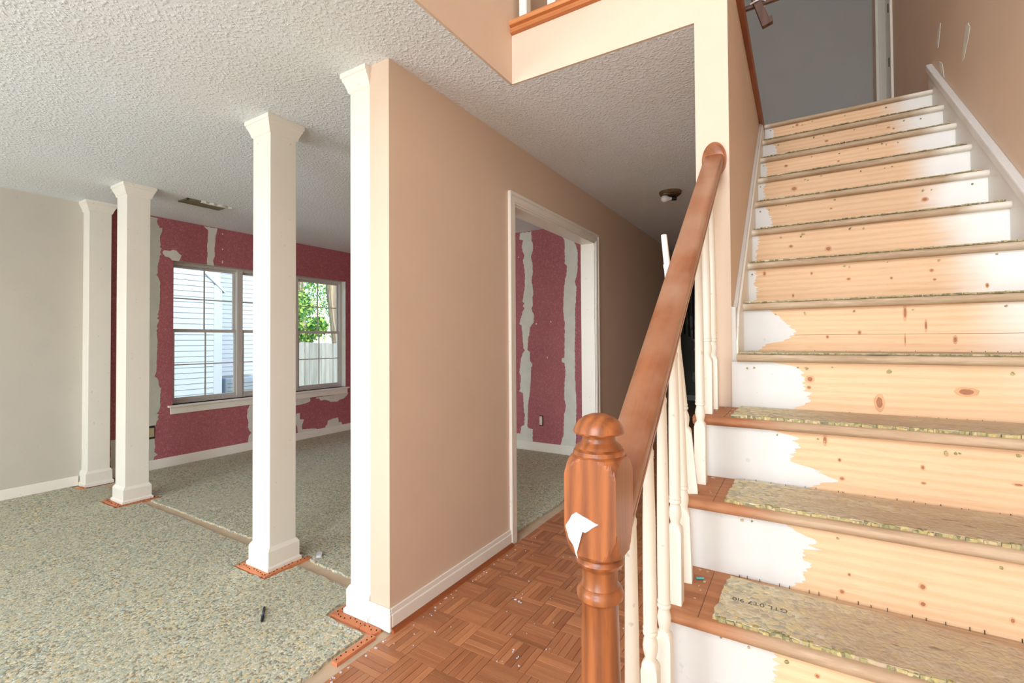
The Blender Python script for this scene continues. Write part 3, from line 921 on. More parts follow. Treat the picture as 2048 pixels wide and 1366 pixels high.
# ------------------------------------------------------------------ staircase
st = thing('staircase', ((-.28 + .709) / 2, Y1, 0), 'straight wooden staircase with bare pine risers, ragged white paint and stripped oak treads', 'staircase')
SR = XR - .019        # right skirt face
def left_x(n):
    return -.300 if n <= 5 else -.192
def riser_left(n):
    return -.280 if n <= 5 else (-.2115 if n == 6 else -.192)
def nosing(y0, y1, z, th=.029):
    r = th / 2
    p = [(y1, z), (y1, z - th)]
    for i in range(9):
        a = -math.pi / 2 - math.pi * i / 8
        p.append((y0 + r + r * math.cos(a), z - r + r * math.sin(a)))
    return p
for n in range(1, 14):
    z = nz(n)
    xl = left_x(n)
    mb = MB()
    if n == 1:
        mb.prism(nosing(ny(1), ny(2) + .027, z), 0, -.219, SR)
        mb.box(-.300, -.219, .735, ny(2) + .027, z - .029, z)
    else:
        mb.prism(nosing(ny(n), ny(n + 1) + .027, z), 0, xl, SR)
    o = mb.build('tread', 'oak_worn', st, smooth=True)
    if n <= 5:
        o['label'] = 'oak tread, clean and orange at its open end'
    if n > 1 and n <= 5:     # mitred end board
        MB().box(-.2085, -.2075, ny(n) + .012, ny(n + 1) + .02, z - .0001, z + .0006).build('joint', 'dark_wood', o)
for n in range(1, 15):
    z0, z1 = nz(n - 1), nz(n) - .029
    yf = ny(n) + .027
    xl = riser_left(n)
    if n == 14:
        z1 = nz(14) - .012
    mb = MB().box(xl if n > 2 else -.215, SR, yf, yf + .018, z0, z1)
    r = mb.build('riser', 'pine', st)
    r['label'] = 'bare pine riser'
    if n - 2 in PAINT_EDGE:
        e = PAINT_EDGE[n - 2]
        e = [(x, min(max(z, z0 + .001), z1 - .0005)) for x, z in e]
        e[0] = (e[0][0], z1 - .0004)
        e[-1] = (e[-1][0], z0 + .0006)
        # bristle marks: horizontal ticks along the ragged edge
        rr = random.Random(n)
        pts = []
        for (xa, za), (xb, zb) in zip(e, e[1:]):
            k = max(1, int(abs(za - zb) / .0035))
            for j in range(k):
                f = j / k
                pts.append((xa + (xb - xa) * f + (rr.uniform(-.007, .011) if j else 0), za + (zb - za) * f))
        pts.append(e[-1])
        poly = [(xl, z0 + .0006), (xl, z1 - .0004)] + pts
        q = MB().prism(poly, 1, yf - .0009, yf + .002).build('paint_patch', 'paint_white', r)
        q['label'] = 'ragged white paint'
    for kk, x, z, a, b in KNOTS:
        if kk == n - 2:
            rr = random.Random(int(x * 1000) + n)
            for sc_, d_, mt in ((1.1, .0004, 'knot_halo'), (.62, .0007, 'knot_core')):
                pts = [(x + a * sc_ * rr.uniform(.9, 1.08) * math.cos(q * .3491), z + b * sc_ * rr.uniform(.9, 1.08) * math.sin(q * .3491)) for q in range(18)]
                zmax = z1 - .0004
                pts = [(p, min(q, zmax)) for p, q in pts]
                MB().prism(pts, 1, yf - d_, yf + .0015).build('knot', mt, r)
    if n == 7:
        MB().box(-.10, SR - .02, yf - .0006, yf + .001, 1.2355, 1.2370).build('board_joint', 'knot_core', r)
# landing nosing
mb = MB().prism(nosing(ny(14), ny(14) + .061, ZU, .026), 0, -.192, XR - .02)
mb.build('landing_nosing', 'oak_worn', st, smooth=True)
# closed side of the open steps
side = [(ny(1) + .045, .0)]
for n in range(1, 6):
    side += [(ny(n) + .045 if n > 1 else .745, nz(n - 1) + (0 if n == 1 else -.03)), (ny(n) + .045 if n > 1 else .745, nz(n) - .03)]
side += [(YF - .002, nz(5) - .03), (YF - .002, 0)]
side[0] = (.745, 0)
ss = []
for p in side:
    if not ss or (abs(p[0] - ss[-1][0]) + abs(p[1] - ss[-1][1])) > 1e-4:
        ss.append(p)
MB().prism(ss, 0, -.279, -.262).build('outer_string', 'paint_trim', st)
# skirt boards
def nosing_z(y, off):
    return RISE + (y - Y1) * RISE / RUN + off
ya, yb = YF + .004, ny(14) - .10
yt = 3.599     # the board dies into the underside of the oak cap
poly = [(ya, nosing_z(ya, -.22)), (yb + .08, nosing_z(yb, -.16)), (yb + .08, nosing_z(yt, .063)), (yt, nosing_z(yt, .063)), (ya + .05, nosing_z(ya + .05, .062)), (ya, nosing_z(ya, .0))]
lsk = MB().prism(poly, 0, XSL - .0005, -.192).build('skirt_board', 'paint_trim', st)
poly = [(ya + .045, nosing_z(ya + .045, .06)), (3.567, nosing_z(3.567, .06)), (3.567, nosing_z(3.567, .088)), (ya + .045, nosing_z(ya + .045, .088))]
MB().prism(poly, 0, XSL - .0005, -.199).build('skirt_cap', 'paint_white', lsk, bevel=.003)
MB().box(XSL - .0008, -.1985, YF + .002, YF + .05, 1.10, nosing_z(ya + .05, .086)).build('skirt_end', 'paint_white', lsk, bevel=.002)
ya, yb = .70, ny(14) + .115
poly = [(ya, 0.0), (yb, nosing_z(yb, -.30)), (yb, nosing_z(yb, .062)), (ya, nosing_z(ya, .062))]
rsk = MB().prism(poly, 0, SR - .0005, XR + .0005).build('skirt_board', 'paint_white', st)
poly = [(ya, nosing_z(ya, .060)), (yb, nosing_z(yb, .060)), (yb, nosing_z(yb, .110)), (ya, nosing_z(ya, .110))]
MB().prism(poly, 0, SR - .012, XR + .0005).build('skirt_cap', 'paint_white', rsk, bevel=.006)

# tack strip points and staples along the riser feet, fibre tufts under the nosings
rr = random.Random(77)
mb = MB()
for n in range(3, 14):
    yb_ = ny(n + 1) + .027
    for i in range(26):
        x = -.17 + .86 * (i + rr.uniform(.1, .9)) / 26
        h = rr.uniform(.001, .005)
        mb.box(x - .0006, x + .0006, yb_ - .005, yb_ - .0025, nz(n), nz(n) + .004 + h)
stuff(mb.build('staples', 'nail_steel', st))
mb = MB()
for n in range(3, 15):
    for i in range(7):
        x = rr.uniform(-.2, .66)
        z = nz(n) - .029 - rr.uniform(.008, .024)
        y = ny(n) + .027
        q = rr.uniform(.003, .007)
        pts = [(x + q * rr.uniform(.5, 1.2) * math.cos(a), z + q * rr.uniform(.5, 1.2) * math.sin(a)) for a in [k * 1.257 for k in range(5)]]
        mb.prism(pts, 1, y - .004, y + .0005)
stuff(mb.build('carpet_tufts', 'pad_edge', st))

# ------------------------------------------------------------------ pads on the treads
words = {3: 'third', 4: 'fourth', 5: 'fifth', 6: 'sixth', 7: 'seventh', 8: 'eighth', 9: 'ninth', 10: 'tenth', 11: 'eleventh', 12: 'twelfth', 13: 'thirteenth'}
for n in range(1, 14):
    z = nz(n)
    xl = {1: -.178, 2: -.178, 3: -.178, 4: -.180, 5: -.188}.get(n, -.184)
    yfr = ny(n) + (.020 if n <= 5 else .006)
    yb = ny(n + 1) + .027 - (.020 if n <= 4 else .010)
    if n == 3:
        poly = [(xl, yfr + .004), (.15, yfr), (.4, yfr + .006), (.69, yfr), (.69, yb - .012), (.36, yb - .03), (.2, yb - .018), (xl + .10, yb - .012), (xl + .012, yb - .002), (xl + .004, (yfr + yb) / 2)]
    else:
        poly = [(xl, yfr), (.2, yfr + .003), (.69, yfr), (.69, yb), (.2, yb - .004), (xl + .006, yb)]
    lab = {1: 'foam pad scrap on the lowest tread', 2: 'foam pad scrap on the second tread from the floor', 3: 'foam carpet pad with printed letters on the tread'}.get(n, 'foam carpet pad on the %s tread counted up from the floor' % words.get(n, ''))
    o = MB().prism(rag(poly, .014, .0035, 100 + n), 2, z - .0004, z + (.008 if n <= 5 else .005)).build('stair_pad', 'pad_foam_stair')
    tag(o, lab, 'carpet pad', 'foam pads left on the stair treads')
    # crumbled yellowish front edge
    mb = MB()
    x = xl
    while x < .68:
        L = rr.uniform(.008, .022)
        y = yfr + rr.uniform(-.005, .001)
        mb.prism(rag(rect(x, x + L, y, y + .010), .006, .0012, int(x * 9999) + n), 2, z - .0003, z + (rr.uniform(.005, .0095) if n <= 5 else rr.uniform(.002, .0058)))
        x += L * rr.uniform(.8, 1.3)
    stuff(mb.build('crumbled_edge', 'pad_edge' if n <= 5 else 'pad_edge_dark', o))
    if n == 3:
        cu = bpy.data.curves.new('printed_letters', 'FONT')
        cu.body = 'GTL 0T7 9i0'
        cu.size = .0225
        cu.extrude = .0002
        cu.align_x = 'CENTER'
        to = bpy.data.objects.new('printed_letters_curve', cu)
        C.objects.link(to)
        bpy.context.view_layer.update()
        me = bpy.data.meshes.new_from_object(to.evaluated_get(bpy.context.evaluated_depsgraph_get()))
        bpy.data.objects.remove(to)
        me.materials.clear()
        me.materials.append(MATS['ink'])
        lo = bpy.data.objects.new('printed_letters', me)
        C.objects.link(lo)
        lo.parent = o
        lo.location = (-.090, 1.272, z + .0083)
        lo.rotation_euler = (0, 0, math.pi + .02)
        lo['label'] = 'grey stamped lettering, upside down'

# ------------------------------------------------------------------ newel post
NX, NY, NH = -.264, .685, .040
nw = thing('newel_post', (NX, NY, 0), 'turned reddish brown newel post with a mushroom cap at the stair foot', 'newel post')
hd = NH * 1.4142
MB().sqring([(.036, .900), (.0445, .906), (.0485, .915), (.0525, .928), (.0552, .938), (hd, .947), (hd, .948), (hd, 1.023), (hd, 1.024), (.0548, 1.030), (.0515, 1.037), (.047, 1.0435), (.0425, 1.048), (.037, 1.051)], NX, NY, NH, 96).build('block', 'cherry_wood', nw)
MB().lathe([(.030, 1.045), (.0375, 1.0465), (.0395, 1.0515), (.0378, 1.0565), (.0345, 1.058), (.0358, 1.0605), (.0325, 1.0645), (.0275, 1.068), (.0252, 1.072), (.0248, 1.0765), (.027, 1.080), (.031, 1.0815), (.0375, 1.082), (.0388, 1.0845), (.0365, 1.0915), (.031, 1.1), (.022, 1.1065), (.011, 1.1105), (.003, 1.1115)], NX, NY, 32).build('mushroom_cap', 'cherry_wood', nw, smooth=True)
MB().lathe([(.030, .20), (.034, .215), (.034, .24), (.027, .26), (.031, .30), (.033, .36), (.0325, .50), (.0305, .65), (.0285, .78), (.0272, .828), (.030, .832), (.0345, .836), (.0355, .843), (.033, .850), (.0285, .853), (.0265, .860), (.027, .878), (.029, .882), (.034, .885), (.0365, .891), (.0345, .897), (.030, .900)], NX, NY, 32).build('shaft', 'cherry_wood', nw, smooth=True)
MB().sqring([(hd, 0), (hd, .17), (.046, .19), (.032, .202)], NX, NY, NH).build('foot_block', 'cherry_wood', nw, smooth=True)

# torn paper stuck to the newel block
pp = thing('paper_scrap', (-.277, .644, .905), 'torn white paper scrap stuck to the newel block', 'paper')
MB().prism(rag([(-.284, .970), (-.250, .958), (-.260, .951), (-.270, .943), (-.301, .948), (-.291, .965)], .006, .0007, 4), 1, .6432, .6452).build('paper', 'paper', pp)
m = MB().rings([[(-.301, .6425, .948), (-.274, .6425, .944), (-.2785, .641, .926), (-.282, .640, .913), (-.2800, .639, .905), (-.2835, .639, .911), (-.287, .640, .922), (-.295, .6415, .930)],
                [(-.301, .6432, .948), (-.274, .6432, .944), (-.2785, .6417, .926), (-.282, .6407, .913), (-.2800, .6397, .905), (-.2835, .6397, .911), (-.287, .6407, .922), (-.295, .6422, .930)]])
m.build('hanging_flap', 'paper', pp)

# ------------------------------------------------------------------ handrail
slope = RISE / RUN
RZ = lambda y: 1.890 - (YF - y) * slope
hr = thing('handrail', (-.265, YF, RZ(YF)), 'long sloping brown wooden handrail from the newel to the rosette', 'handrail')
# section: (across, height above axis)
sec = [(-.026, -.030), (-.026, -.014), (-.033, -.011), (-.033, -.005), (-.0295, -.003), (-.0295, .000), (-.034, .003), (-.034, .014), (-.0325, .0205), (-.027, .0245), (-.012, .0262), (.012, .0262), (.027, .0245), (.0325, .0205), (.034, .014), (.034, .003), (.0295, .000), (.0295, -.003), (.033, -.005), (.033, -.011), (.026, -.014), (.026, -.030)]
ca = 1 / math.sqrt(1 + slope * slope)
def railring(y, cut):
    # plumb cut at both ends
    return [(-.265 + a, y, RZ(y) + h / ca) for a, h in sec]
m = MB().rings([railring(NY + NH - .004, 0), railring(1.2, 0), railring(YF - .014, 0)])
m.build('rail', 'rail_wood', hr, smooth=True)
m = MB()
rp = [(.0, 0), (.052, 0), (.054, .004), (.053, .009), (.047, .011), (.046, .014), (.043, .016), (.0, .016)]
R = []
for r, d in rp[1:-1]:
    R.append([(-.265 + r * .80 * math.cos(2 * math.pi * i / 40), YF - d, 1.893 + r * 1.28 * math.sin(2 * math.pi * i / 40)) for i in range(40)])
m.rings(R).build('rosette', 'rail_wood', hr, smooth=True)

# ------------------------------------------------------------------ balusters
def baluster_parts(L, bh):
    """profile along z from 0 to L: square foot, vase, ring, tapering shaft"""
    b = MB().sqring([(.0226, 0), (.0226, bh - .012), (.0185, bh - .003), (.0125, bh + .004)], 0, 0, .016, 32)
    t = MB().lathe([(.0120, bh + .001), (.0108, bh + .006), (.0115, bh + .011), (.0142, bh + .022), (.0150, bh + .032), (.0138, bh + .042), (.0115, bh + .050), (.0115, bh + .053), (.0142, bh + .055), (.0150, bh + .0585), (.0140, bh + .062), (.0128, bh + .063), (.0142, bh + .065), (.0148, bh + .068), (.0135, bh + .071), (.0135, bh + .075), (.0136, bh + .16), (.0128, bh + .28), (.0108, L - .14), (.0100, L - .10)], 0, 0, 20)
    d = MB().lathe([(.0100, L - .102), (.0112, L - .096), (.0112, L - .088), (.0092, L - .085), (.0086, L - .012), (.0080, L)], 0, 0, 6 if bh > 9 else 10)
    return b, t, d
BX = -.265
bal = []
spec = [(1, .842), (2, .962), (2, 1.075), (3, 1.193), (3, 1.313), (4, 1.438), (4, 1.548), (5, 1.690), (5, 1.812)]
near = {(1, .842): 'white turned baluster beside the newel on the lowest step', (2, .962): 'white turned baluster at the nosing of the second step',
        (2, 1.075): 'white turned baluster at the back of the second step', (3, 1.193): 'white turned baluster at the nosing of the third step, level with the printed pad',
        (3, 1.313): 'slightly leaning white baluster at the back of the third step', (4, 1.438): 'broken loose white baluster leaning out past the handrail',
        (4, 1.548): 'upright white baluster at the back of the fourth step', (5, 1.690): 'white turned baluster on the fifth step, second from the pale post',
        (5, 1.812): 'white turned baluster on the fifth step, right against the pale post'}
for n, y in spec:
    z = nz(n)
    L = RZ(y) - .034 - z + .004
    bh = .185
    loose = (n, y) == (4, 1.438)
    if loose:
        L = .752
    t = thing('baluster', (BX, y, z), near[(n, y)], 'baluster', 'white stair balusters under the handrail')
    b, tt, d = baluster_parts(L, bh)
    for mb, nm in ((b, 'square_foot'), (tt, 'turned_shaft'), (d, 'top_pin')):
        o = mb.build(nm, 'paint_baluster', None, smooth=True)
        o.parent = t
    if loose:
        t.location = (BX - .006, y, z + .001)
        t.rotation_euler = (math.radians(1.5), math.radians(-5.2), math.radians(8))
    if (n, y) == (3, 1.313):
        t.rotation_euler = (0, math.radians(-1.6), math.radians(5))

# ------------------------------------------------------------------ upper gallery edge and balusters
ge = MB()
prof = [(YF + .10, 2.736), (YF + .10, 2.673), (YF - .006, 2.673), (YF - .016, 2.678), (YF - .020, 2.688), (YF - .016, 2.698), (YF - .012, 2.702), (YF - .024, 2.708), (YF - .028, 2.720), (YF - .022, 2.733), (YF - .012, 2.737)]
ge.prism(prof, 0, -1.1505, XPL + .0005)
gt = struct(ge.build('trim_2', 'oak_trim', smooth=True), 'orange oak nosing along the upper gallery edge', 'trim')
k = 0
x = -1.103
while x < XPL - .05:
    t = thing('gallery_baluster', (x, YF + .045, 2.736), 'white gallery baluster on the oak nosing, %s from the tan upper wall' % ('first', 'second', 'third', 'fourth', 'fifth', 'sixth')[k], 'baluster', 'white balusters along the upper gallery')
    MB().box(x - .020, x + .020, YF + .025, YF + .065, 2.735, 2.99).build('square_foot', 'paint_baluster', t)
    MB().lathe([(.013, 2.985), (.017, 3.03), (.012, 3.05), (.015, 3.06), (.0135, 3.2), (.010, 3.56)], x, YF + .045, 14).build('turned_shaft', 'paint_baluster', t, smooth=True)
    x += .150
    k += 1
o = MB().box(-1.15, XPL + .06, YF + .015, YF + .075, 3.55, 3.61).build('gallery_rail', 'oak_trim', bevel=.01)
tag(o, 'oak handrail over the gallery balusters', 'handrail')
# wooden cap on top of the stair wall
o = MB().prism([(XPL, ZU - .0155), (XSL - .0005, ZU - .0155), (XSL - .0005, ZU - .058), (XSL + .0215, ZU - .058), (XSL + .0215, ZU + .012), (XPL, ZU + .012)], 1, YF + .02, ny(14) + .015).build('trim_3', 'oak_trim_y', bevel=.004)
struct(o, 'dark orange oak cap along the top of the stair wall', 'trim')

# crosspiece with a hooked wooden arm tied to it, high over the stairs
cb = MB().tube([(XSL + .0, 2.42, 2.7535), (.2, 2.42, 2.765), (XR, 2.42, 2.775)], .012, 8).build('cross_pole', 'dark_wood', smooth=True)
tag(cb, 'thin dark wooden pole laid across the stairwell', 'pole')
ha = thing('hooked_arm', (-.10, 2.39, 2.63), 'short dark wooden arm with a turned up end tied to the cross pole', 'wooden arm')
d = Vector((-.113, 2.395, 2.628)) - Vector((-.165, 2.395, 2.80))
m = MB().prism([(-.175, 2.80), (-.143, 2.80), (-.098, 2.664), (-.086, 2.668), (-.082, 2.640), (-.124, 2.628)], 1, 2.384, 2.410)
m.build('arm', 'dark_wood', ha, bevel=.002)
MB().tube([(-.170, 2.392, 2.752), (-.15, 2.376, 2.748), (-.128, 2.385, 2.758), (-.112, 2.41, 2.757), (-.118, 2.43, 2.745)], .0035, 6).build('tie', 'paper', ha)

# upstairs doorway casing
t2 = bpy.data.objects.new('trim_4', None)
C.objects.link(t2)
t2.location = (XR, 5.27, ZU)
struct(t2, 'cream door casing on the upstairs landing with brass hinges', 'trim')
MB().box(XR - .018, XR, 5.205, 5.272, ZU, ZU + 2.1).build('casing', 'paint_trim', t2, bevel=.003)
MB().prism([(XR, 6.019), (XR - .024, 6.019), (XR - .024, 6.036), (XR - .018, 6.038), (XR - .018, 6.085), (XR, 6.085)], 2, ZU, ZU + 2.1).build('casing', 'paint_trim', t2, bevel=.003)
MB().box(XR - .001, XR + .121, 6.0, 6.0185, ZU, ZU + 2.04).box(XR + .05, XR + .062, 5.988, 6.0, ZU, ZU + 2.04).build('jamb', 'paint_trim', t2)
MB().box(XR - .001, XR + .121, 5.269, 5.288, ZU, ZU + 2.04).build('jamb', 'paint_olive', t2)
for z in (3.15, 3.95, 4.5):
    MB().box(XR + .072, XR + .10, 5.994, 6.0, z, z + .09).build('hinge', 'brass', t2)

# ------------------------------------------------------------------ ceiling vent, lamp, outlets
vt = thing('ceiling_vent', (-4.47, 2.11, ZC), 'bent metal ceiling vent over the dining room', 'vent')
vx0, vx1, vy0, vy1 = -4.545, -4.385, 1.95, 2.28
MB().box(vx0, vx1, vy0, vy0 + .02, ZC - .012, ZC).box(vx0, vx1, vy1 - .02, vy1, ZC - .012, ZC).box(vx0, vx0 + .02, vy0, vy1, ZC - .012, ZC).box(vx1 - .02, vx1, vy0, vy1, ZC - .012, ZC).build('frame', 'duct_dark', vt, bevel=.003)
MB().box(vx0 + .02, vx1 - .02, vy0 + .02, vy1 - .02, ZC - .003, ZC).build('duct', 'duct_dark', vt)
for i in range(5):
    x = vx0 + .034 + i * .023
    MB().rings([[(x, vy0 + .02, ZC - .012), (x + .014, vy0 + .02, ZC - .004), (x + .014, vy0 + .02, ZC - .003), (x, vy0 + .02, ZC - .011)],
                [(x, vy1 - .02, ZC - .012), (x + .014, vy1 - .02, ZC - .004), (x + .014, vy1 - .02, ZC - .003), (x, vy1 - .02, ZC - .011)]]).build('louver', 'duct_dark', vt)
MB().prism(rag(rect(-4.40, -4.372, 2.06, 2.31), .03, .010, 8), 2, ZC - .016, ZC - .001).build('torn_edge', 'plaster', vt)

lm = thing('ceiling_lamp', (-.895, 3.99, ZC), 'bare flush ceiling lamp with ribbed metal base and one white bulb', 'lamp')
lx, ly = -.895, 3.99
MB().lathe([(.088, ZC), (.090, ZC - .006), (.085, ZC - .011), (.087, ZC - .016), (.081, ZC - .021), (.083, ZC - .026), (.076, ZC - .031), (.070, ZC - .034)], lx, ly, 36).build('ribbed_base', 'nickel', lm, smooth=True)
MB().lathe([(.069, ZC - .030), (.066, ZC - .038), (.02, ZC - .040)], lx, ly, 30).build('inner_pan', 'dark_wood', lm, smooth=True)
a = Vector((lx + .045, ly + .01, ZC - .060))
dr = Vector((-.86, -.50, -.03)).normalized()
MB().tube([a, a + dr * .040], .017, 14).build('socket', 'black_plastic', lm, smooth=True)
pr = [(.0125, .036), (.0135, .052), (.020, .066), (.0285, .082), (.030, .096), (.0265, .110), (.016, .122), (.004, .1265)]
ax = dr.cross(Vector((0, 0, 1))).normalized()
bx_ = ax.cross(dr)
R = [[a + dr * d_ + (ax * math.cos(2 * math.pi * i / 18) + bx_ * math.sin(2 * math.pi * i / 18)) * r for i in range(18)] for r, d_ in pr]
MB().rings(R).build('bulb', 'bulb_glass', lm, smooth=True)

ot = thing('wall_outlet', (-2.423, YD, .34), 'uncovered white outlet on the far red wall', 'outlet')
MB().box(-2.447, -2.400, YD - .004, YD, .285, .395).build('dark_recess_plate', 'black_plastic', ot)  # solid black plate; its colour stands in for the recess's shade
MB().box(-2.440, -2.407, YD - .018, YD - .003, .293, .387).build('body', 'outlet_plastic', ot, bevel=.004)
for dz in (-.02, .02):
    MB().lathe([(.0001, YD), (.0155, YD)], 0, 0, 12) if False else MB().prism([(-2.4235 + .015 * math.cos(q * .524), .34 + dz + .0165 * math.sin(q * .524)) for q in range(12)], 1, YD - .022, YD - .016).build('socket_face', 'outlet_plastic', ot)
ot = thing('wall_outlet', (XL, 2.055, .361), 'old yellowed outlet beside the column, in the plaster strip', 'outlet')
MB().box(XL, XL + .0035, 2.020, 2.085, .300, .425).build('dark_recess_plate', 'black_plastic', ot)  # flat plate coloured black for the shade inside the open box
MB().box(XL + .003, XL + .012, 2.028, 2.078, .318, .405).build('body', 'paint_olive', ot, bevel=.003)

# ------------------------------------------------------------------ small things on the floor
pn = thing('pen', (-2.055, 1.225, PT), 'black and blue pen lying on the living room padding', 'pen')
A, B = Vector((-2.100, 1.258, PT + .006)), Vector((-2.004, 1.190, PT + .006))
MB().tube([A, A.lerp(B, .42)], [.0055, .006], 10).build('barrel', 'black_plastic', pn, smooth=True)
MB().tube([A.lerp(B, .40), A.lerp(B, .66)], .0058, 10).build('grip', 'blue_plastic', pn, smooth=True)
MB().tube([A.lerp(B, .64), A.lerp(B, .92), B], [.0066, .0066, .003], 10).build('cap', 'black_plastic', pn, smooth=True)
o = MB().prism(rag([(-2.375, 1.735), (-2.335, 1.70), (-2.318, 1.722), (-2.35, 1.752)], .008, .003, 3), 2, PT - .001, PT + .012).build('paint_chip', 'paper')
tag(o, 'white paint chip on the padding beside the middle column', 'paint chip')
o = MB().prism(rag([(-1.40, 4.83), (-1.30, 4.86), (-1.29, 4.93), (-1.39, 4.94)], .02, .006, 3), 2, .0, .004).build('paper_scrap', 'paper')
tag(o, 'white paper scrap on the parquet deep in the hall', 'paper')
o = MB().prism(rag([(-.925, 1.335), (-.905, 1.33), (-.895, 1.345), (-.905, 1.362), (-.922, 1.352)], .006, .002, 13), 2, .0005, .004).build('dried_leaf', 'pad_edge')
tag(o, 'small dry curled leaf on the parquet', 'leaf')
o = MB().tube([(-.243, 1.330, .5885), (-.225, 1.338, .5885)], .003, 6).build('teal_chip', 'teal_plastic')
tag(o, 'tiny teal plastic chip at the foot of the leaning baluster', 'chip')

def flakes(name, regions, mat, label, cat, seed):
    r = random.Random(seed)
    mb = MB()
    for (x0, x1, y0, y1, z, cnt, size) in regions:
        for _ in range(cnt):
            x, y = r.uniform(x0, x1), r.uniform(y0, y1)
            if name == 'tread_debris' and any(abs(y - q_) < .032 and x < -.235 for _, q_ in spec):
                continue
            q = size * r.uniform(.35, 1.2)
            pts = [(x + q * r.uniform(.4, 1.3) * math.cos(a), y + q * r.uniform(.4, 1.3) * math.sin(a)) for a in [k * 1.2566 for k in range(5)]]
            mb.prism(pts, 2, z - .0004, z + r.uniform(.0012, .004))
    o = mb.build(name, mat)
    tag(o, label, cat)
    return stuff(o)
flakes('paint_flakes', [(-1.45, -.4, 1.0, 2.6, .0005, 70, .0028), (-1.452, -1.42, 1.45, 2.38, .0005, 26, .004), (-1.2, -1.1, 1.85, 2.0, .0005, 7, .005), (-1.02, -.88, 1.5, 1.62, .0005, 7, .0045), (-1.465, -1.44, 1.0, 1.40, .0005, 16, .005)], 'paper', 'white paint flakes scattered over the parquet', 'debris', 1)
reg = []
for n, c in ((3, 18), (4, 26), (5, 16)):
    reg.append((-.285, -.20, ny(n) + .03, ny(n + 1) + .01, nz(n), c // 2, .005))
flakes('tread_debris', reg, 'subfloor', 'carpet crumbs on the open ends of the lower treads', 'debris', 2)
flakes('plaster_crumbs', [(-1.80, -1.57, 1.34, 1.358, PT, 26, .004), (-2.35, -2.32, 1.66, 1.70, PT, 5, .006)], 'paper', 'white crumbs in front of the tack strips by the hall wall', 'debris', 3)

# ------------------------------------------------------------------ outside the window
gz = -.35
o = struct(MB().box(-40, -5.45, -15, 40, gz - .1, gz).build('ground', 'grass'), 'lawn outside the window', 'ground')
HX = -9.9
hs = thing('neighbour_house', (HX, 3.0, gz), 'white lap sided neighbouring house seen through the window', 'house')
MB().box(HX - 3, HX - .02, -6, 5.02, gz, 6.5).build('wall', 'siding_paint', hs)
MB().box(HX - 6, HX - 1.62, 5.02, 6.7, gz, 6.5).build('rear_wall', 'siding_paint', hs)
def boards(x, y0, y1, z0, z1, name, gap=.104):
    z = z0
    while z < z1:
        MB().prism([(x, z), (x + .018, z), (x + .004, z + gap + .006), (x, z + gap + .006)], 1, y0, y1).bm.free() if False else None
        m = MB().rings([[(x - .02, y0, z), (x + .016, y0, z), (x + .002, y0, z + gap + .004), (x - .02, y0, z + gap + .004)], [(x - .02, y1, z), (x + .016, y1, z), (x + .002, y1, z + gap + .004), (x - .02, y1, z + gap + .004)]])
        m.build(name, 'siding_paint', hs)
        z += gap
boards(HX, 1.2, 4.88, -.3, 4.0, 'siding_board')
boards(HX - 1.6, 5.02, 6.65, -.3, 4.2, 'siding_board')
MB().box(HX - .06, HX + .03, 4.88, 5.03, gz, 2.35).build('corner_board', 'siding_paint', hs)
MB().prism([(4.70, 2.56), (5.08, 2.20), (5.08, 2.26), (4.70, 2.64)], 0, HX - .3, HX + .05).build('eave', 'siding_paint', hs)
ac = thing('air_conditioner', (HX - .8, 5.6, gz), 'grey outdoor air conditioner beside the neighbouring house', 'air conditioner')
MB().box(HX - 1.35, HX - .65, 5.45, 6.25, gz, .44).build('cabinet', 'ac_metal', ac, bevel=.03)
for i in range(8):
    MB().box(HX - .652, HX - .64, 5.5, 6.2, gz + .10 + i * .08, gz + .115 + i * .08).build('louver', 'concrete', ac)
MB().lathe([(.3, .435), (.3, .45), (.05, .455)], HX - 1.0, 5.85, 20).build('fan_grille', 'concrete', ac)

FX = -12.6
fe = thing('board_fence', (FX, 9.5, gz), 'weathered grey board fence behind the trees outside', 'fence')
MB().box(FX - .09, FX - .05, 7.1, 14, .9, 1.0).build('rail', 'fence_wood', fe)
MB().box(FX - .09, FX - .05, 7.1, 14, 0, .1).build('rail', 'fence_wood', fe)
rr = random.Random(31)
y = 7.1
while y < 13.5:
    wv = .142
    top = 1.20 - .03 * (y - 8) + rr.uniform(-.02, .02)
    dx = rr.uniform(-.008, .008) + (.018 if rr.random() < .25 else 0)
    MB().box(FX - .05 + dx, FX - .03 + dx, y, y + wv - .006, gz, top).build('picket', 'fence_wood', fe)
    y += wv

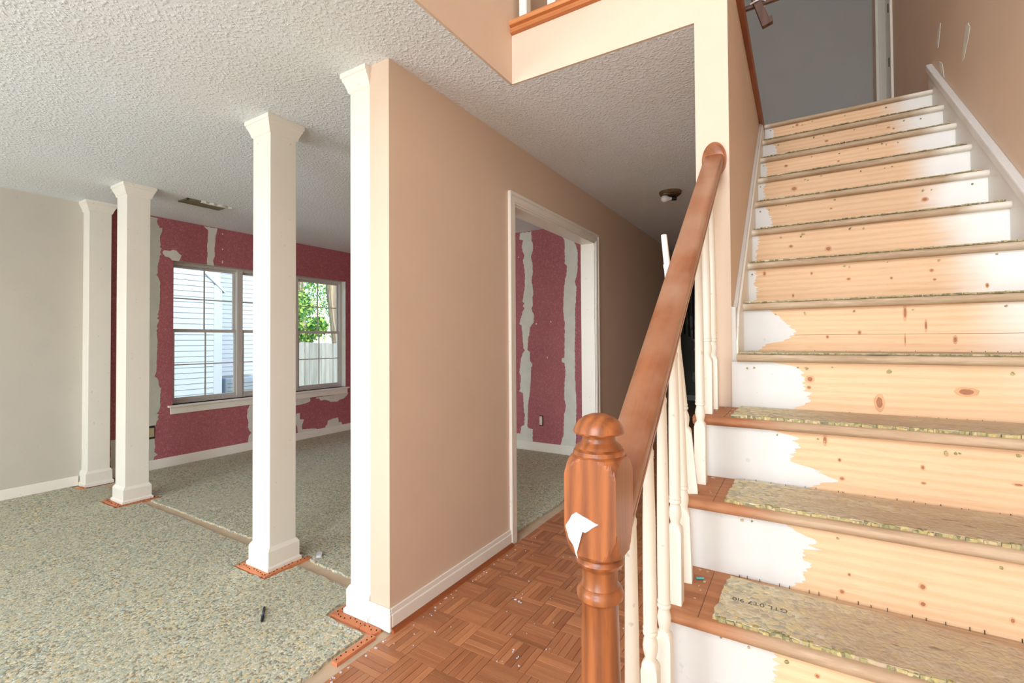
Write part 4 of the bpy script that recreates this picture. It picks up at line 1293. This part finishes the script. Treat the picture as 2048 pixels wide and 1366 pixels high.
def tree(label, base, pts, rad, clusters, seed, nleaf):
    t = thing('tree', base, label, 'tree', 'trees outside the window')
    MB().tube(pts, rad, 10).build('trunk', 'bark', t, smooth=True)
    r = random.Random(seed)
    for mat, part in (('leaf_light', 0), ('leaf_dark', 1)):
        mb = MB()
        for (c, R) in clusters:
            for _ in range(nleaf // 2):
                d = Vector((r.gauss(0, 1), r.gauss(0, 1), r.gauss(0, 1)))
                d.normalize()
                p = Vector(c) + d * R * (r.random() ** .4)
                q = r.uniform(.035, .085)
                u = Vector((r.gauss(0, 1), r.gauss(0, 1), r.gauss(0, 1))).normalized()
                v = u.orthogonal().normalized()
                bm = mb.bm
                vs = [bm.verts.new(p + u * q), bm.verts.new(p + v * q * .55), bm.verts.new(p - u * q), bm.verts.new(p - v * q * .55)]
                bm.faces.new(vs)
        stuff(mb.build('foliage', mat, t))
tree('stout pale trunked tree outside, nearest the window frame', (-14.0, 11.15, gz),
     [(-14.0, 11.15, gz), (-14.0, 11.1, 1.2), (-14.0, 10.9, 2.5), (-14.02, 10.7, 3.9), (-14.05, 10.5, 5.6)], [.27, .24, .21, .18, .12],
     [((-13.8, 9.9, 3.8), .75), ((-13.8, 11.0, 4.8), .9), ((-13.7, 9.2, 2.2), .6), ((-13.7, 10.0, 1.7), .35)], 4, 520)
tree('slim leaning tree outside with bright yellow green leaves', (-16.0, 11.6, gz),
     [(-16.0, 11.6, gz), (-16.0, 11.4, 1.1), (-15.9, 10.75, 2.5), (-15.85, 10.25, 3.6), (-15.8, 9.9, 5.4)], [.11, .11, .10, .08, .05],
     [((-15.9, 9.9, 3.2), .75), ((-15.9, 10.6, 4.4), .8), ((-15.9, 11.1, 1.5), .45), ((-15.9, 9.8, 1.7), .55), ((-16.0, 10.9, 2.6), .55)], 7, 520)
tree('dark green bushy tree behind the board fence', (-19.5, 13.6, gz),
     [(-19.5, 13.6, gz), (-19.5, 13.4, 2.9), (-19.5, 13.3, 6)], [.2, .17, .1],
     [((-19.4, 12.3, 2.6), 1.6), ((-19.6, 14.3, 2.9), 1.7), ((-19.4, 13.3, 4.7), 1.8), ((-19.6, 11.2, 4.4), 1.6), ((-19.6, 15.8, 3.8), 1.6)], 11, 1300)
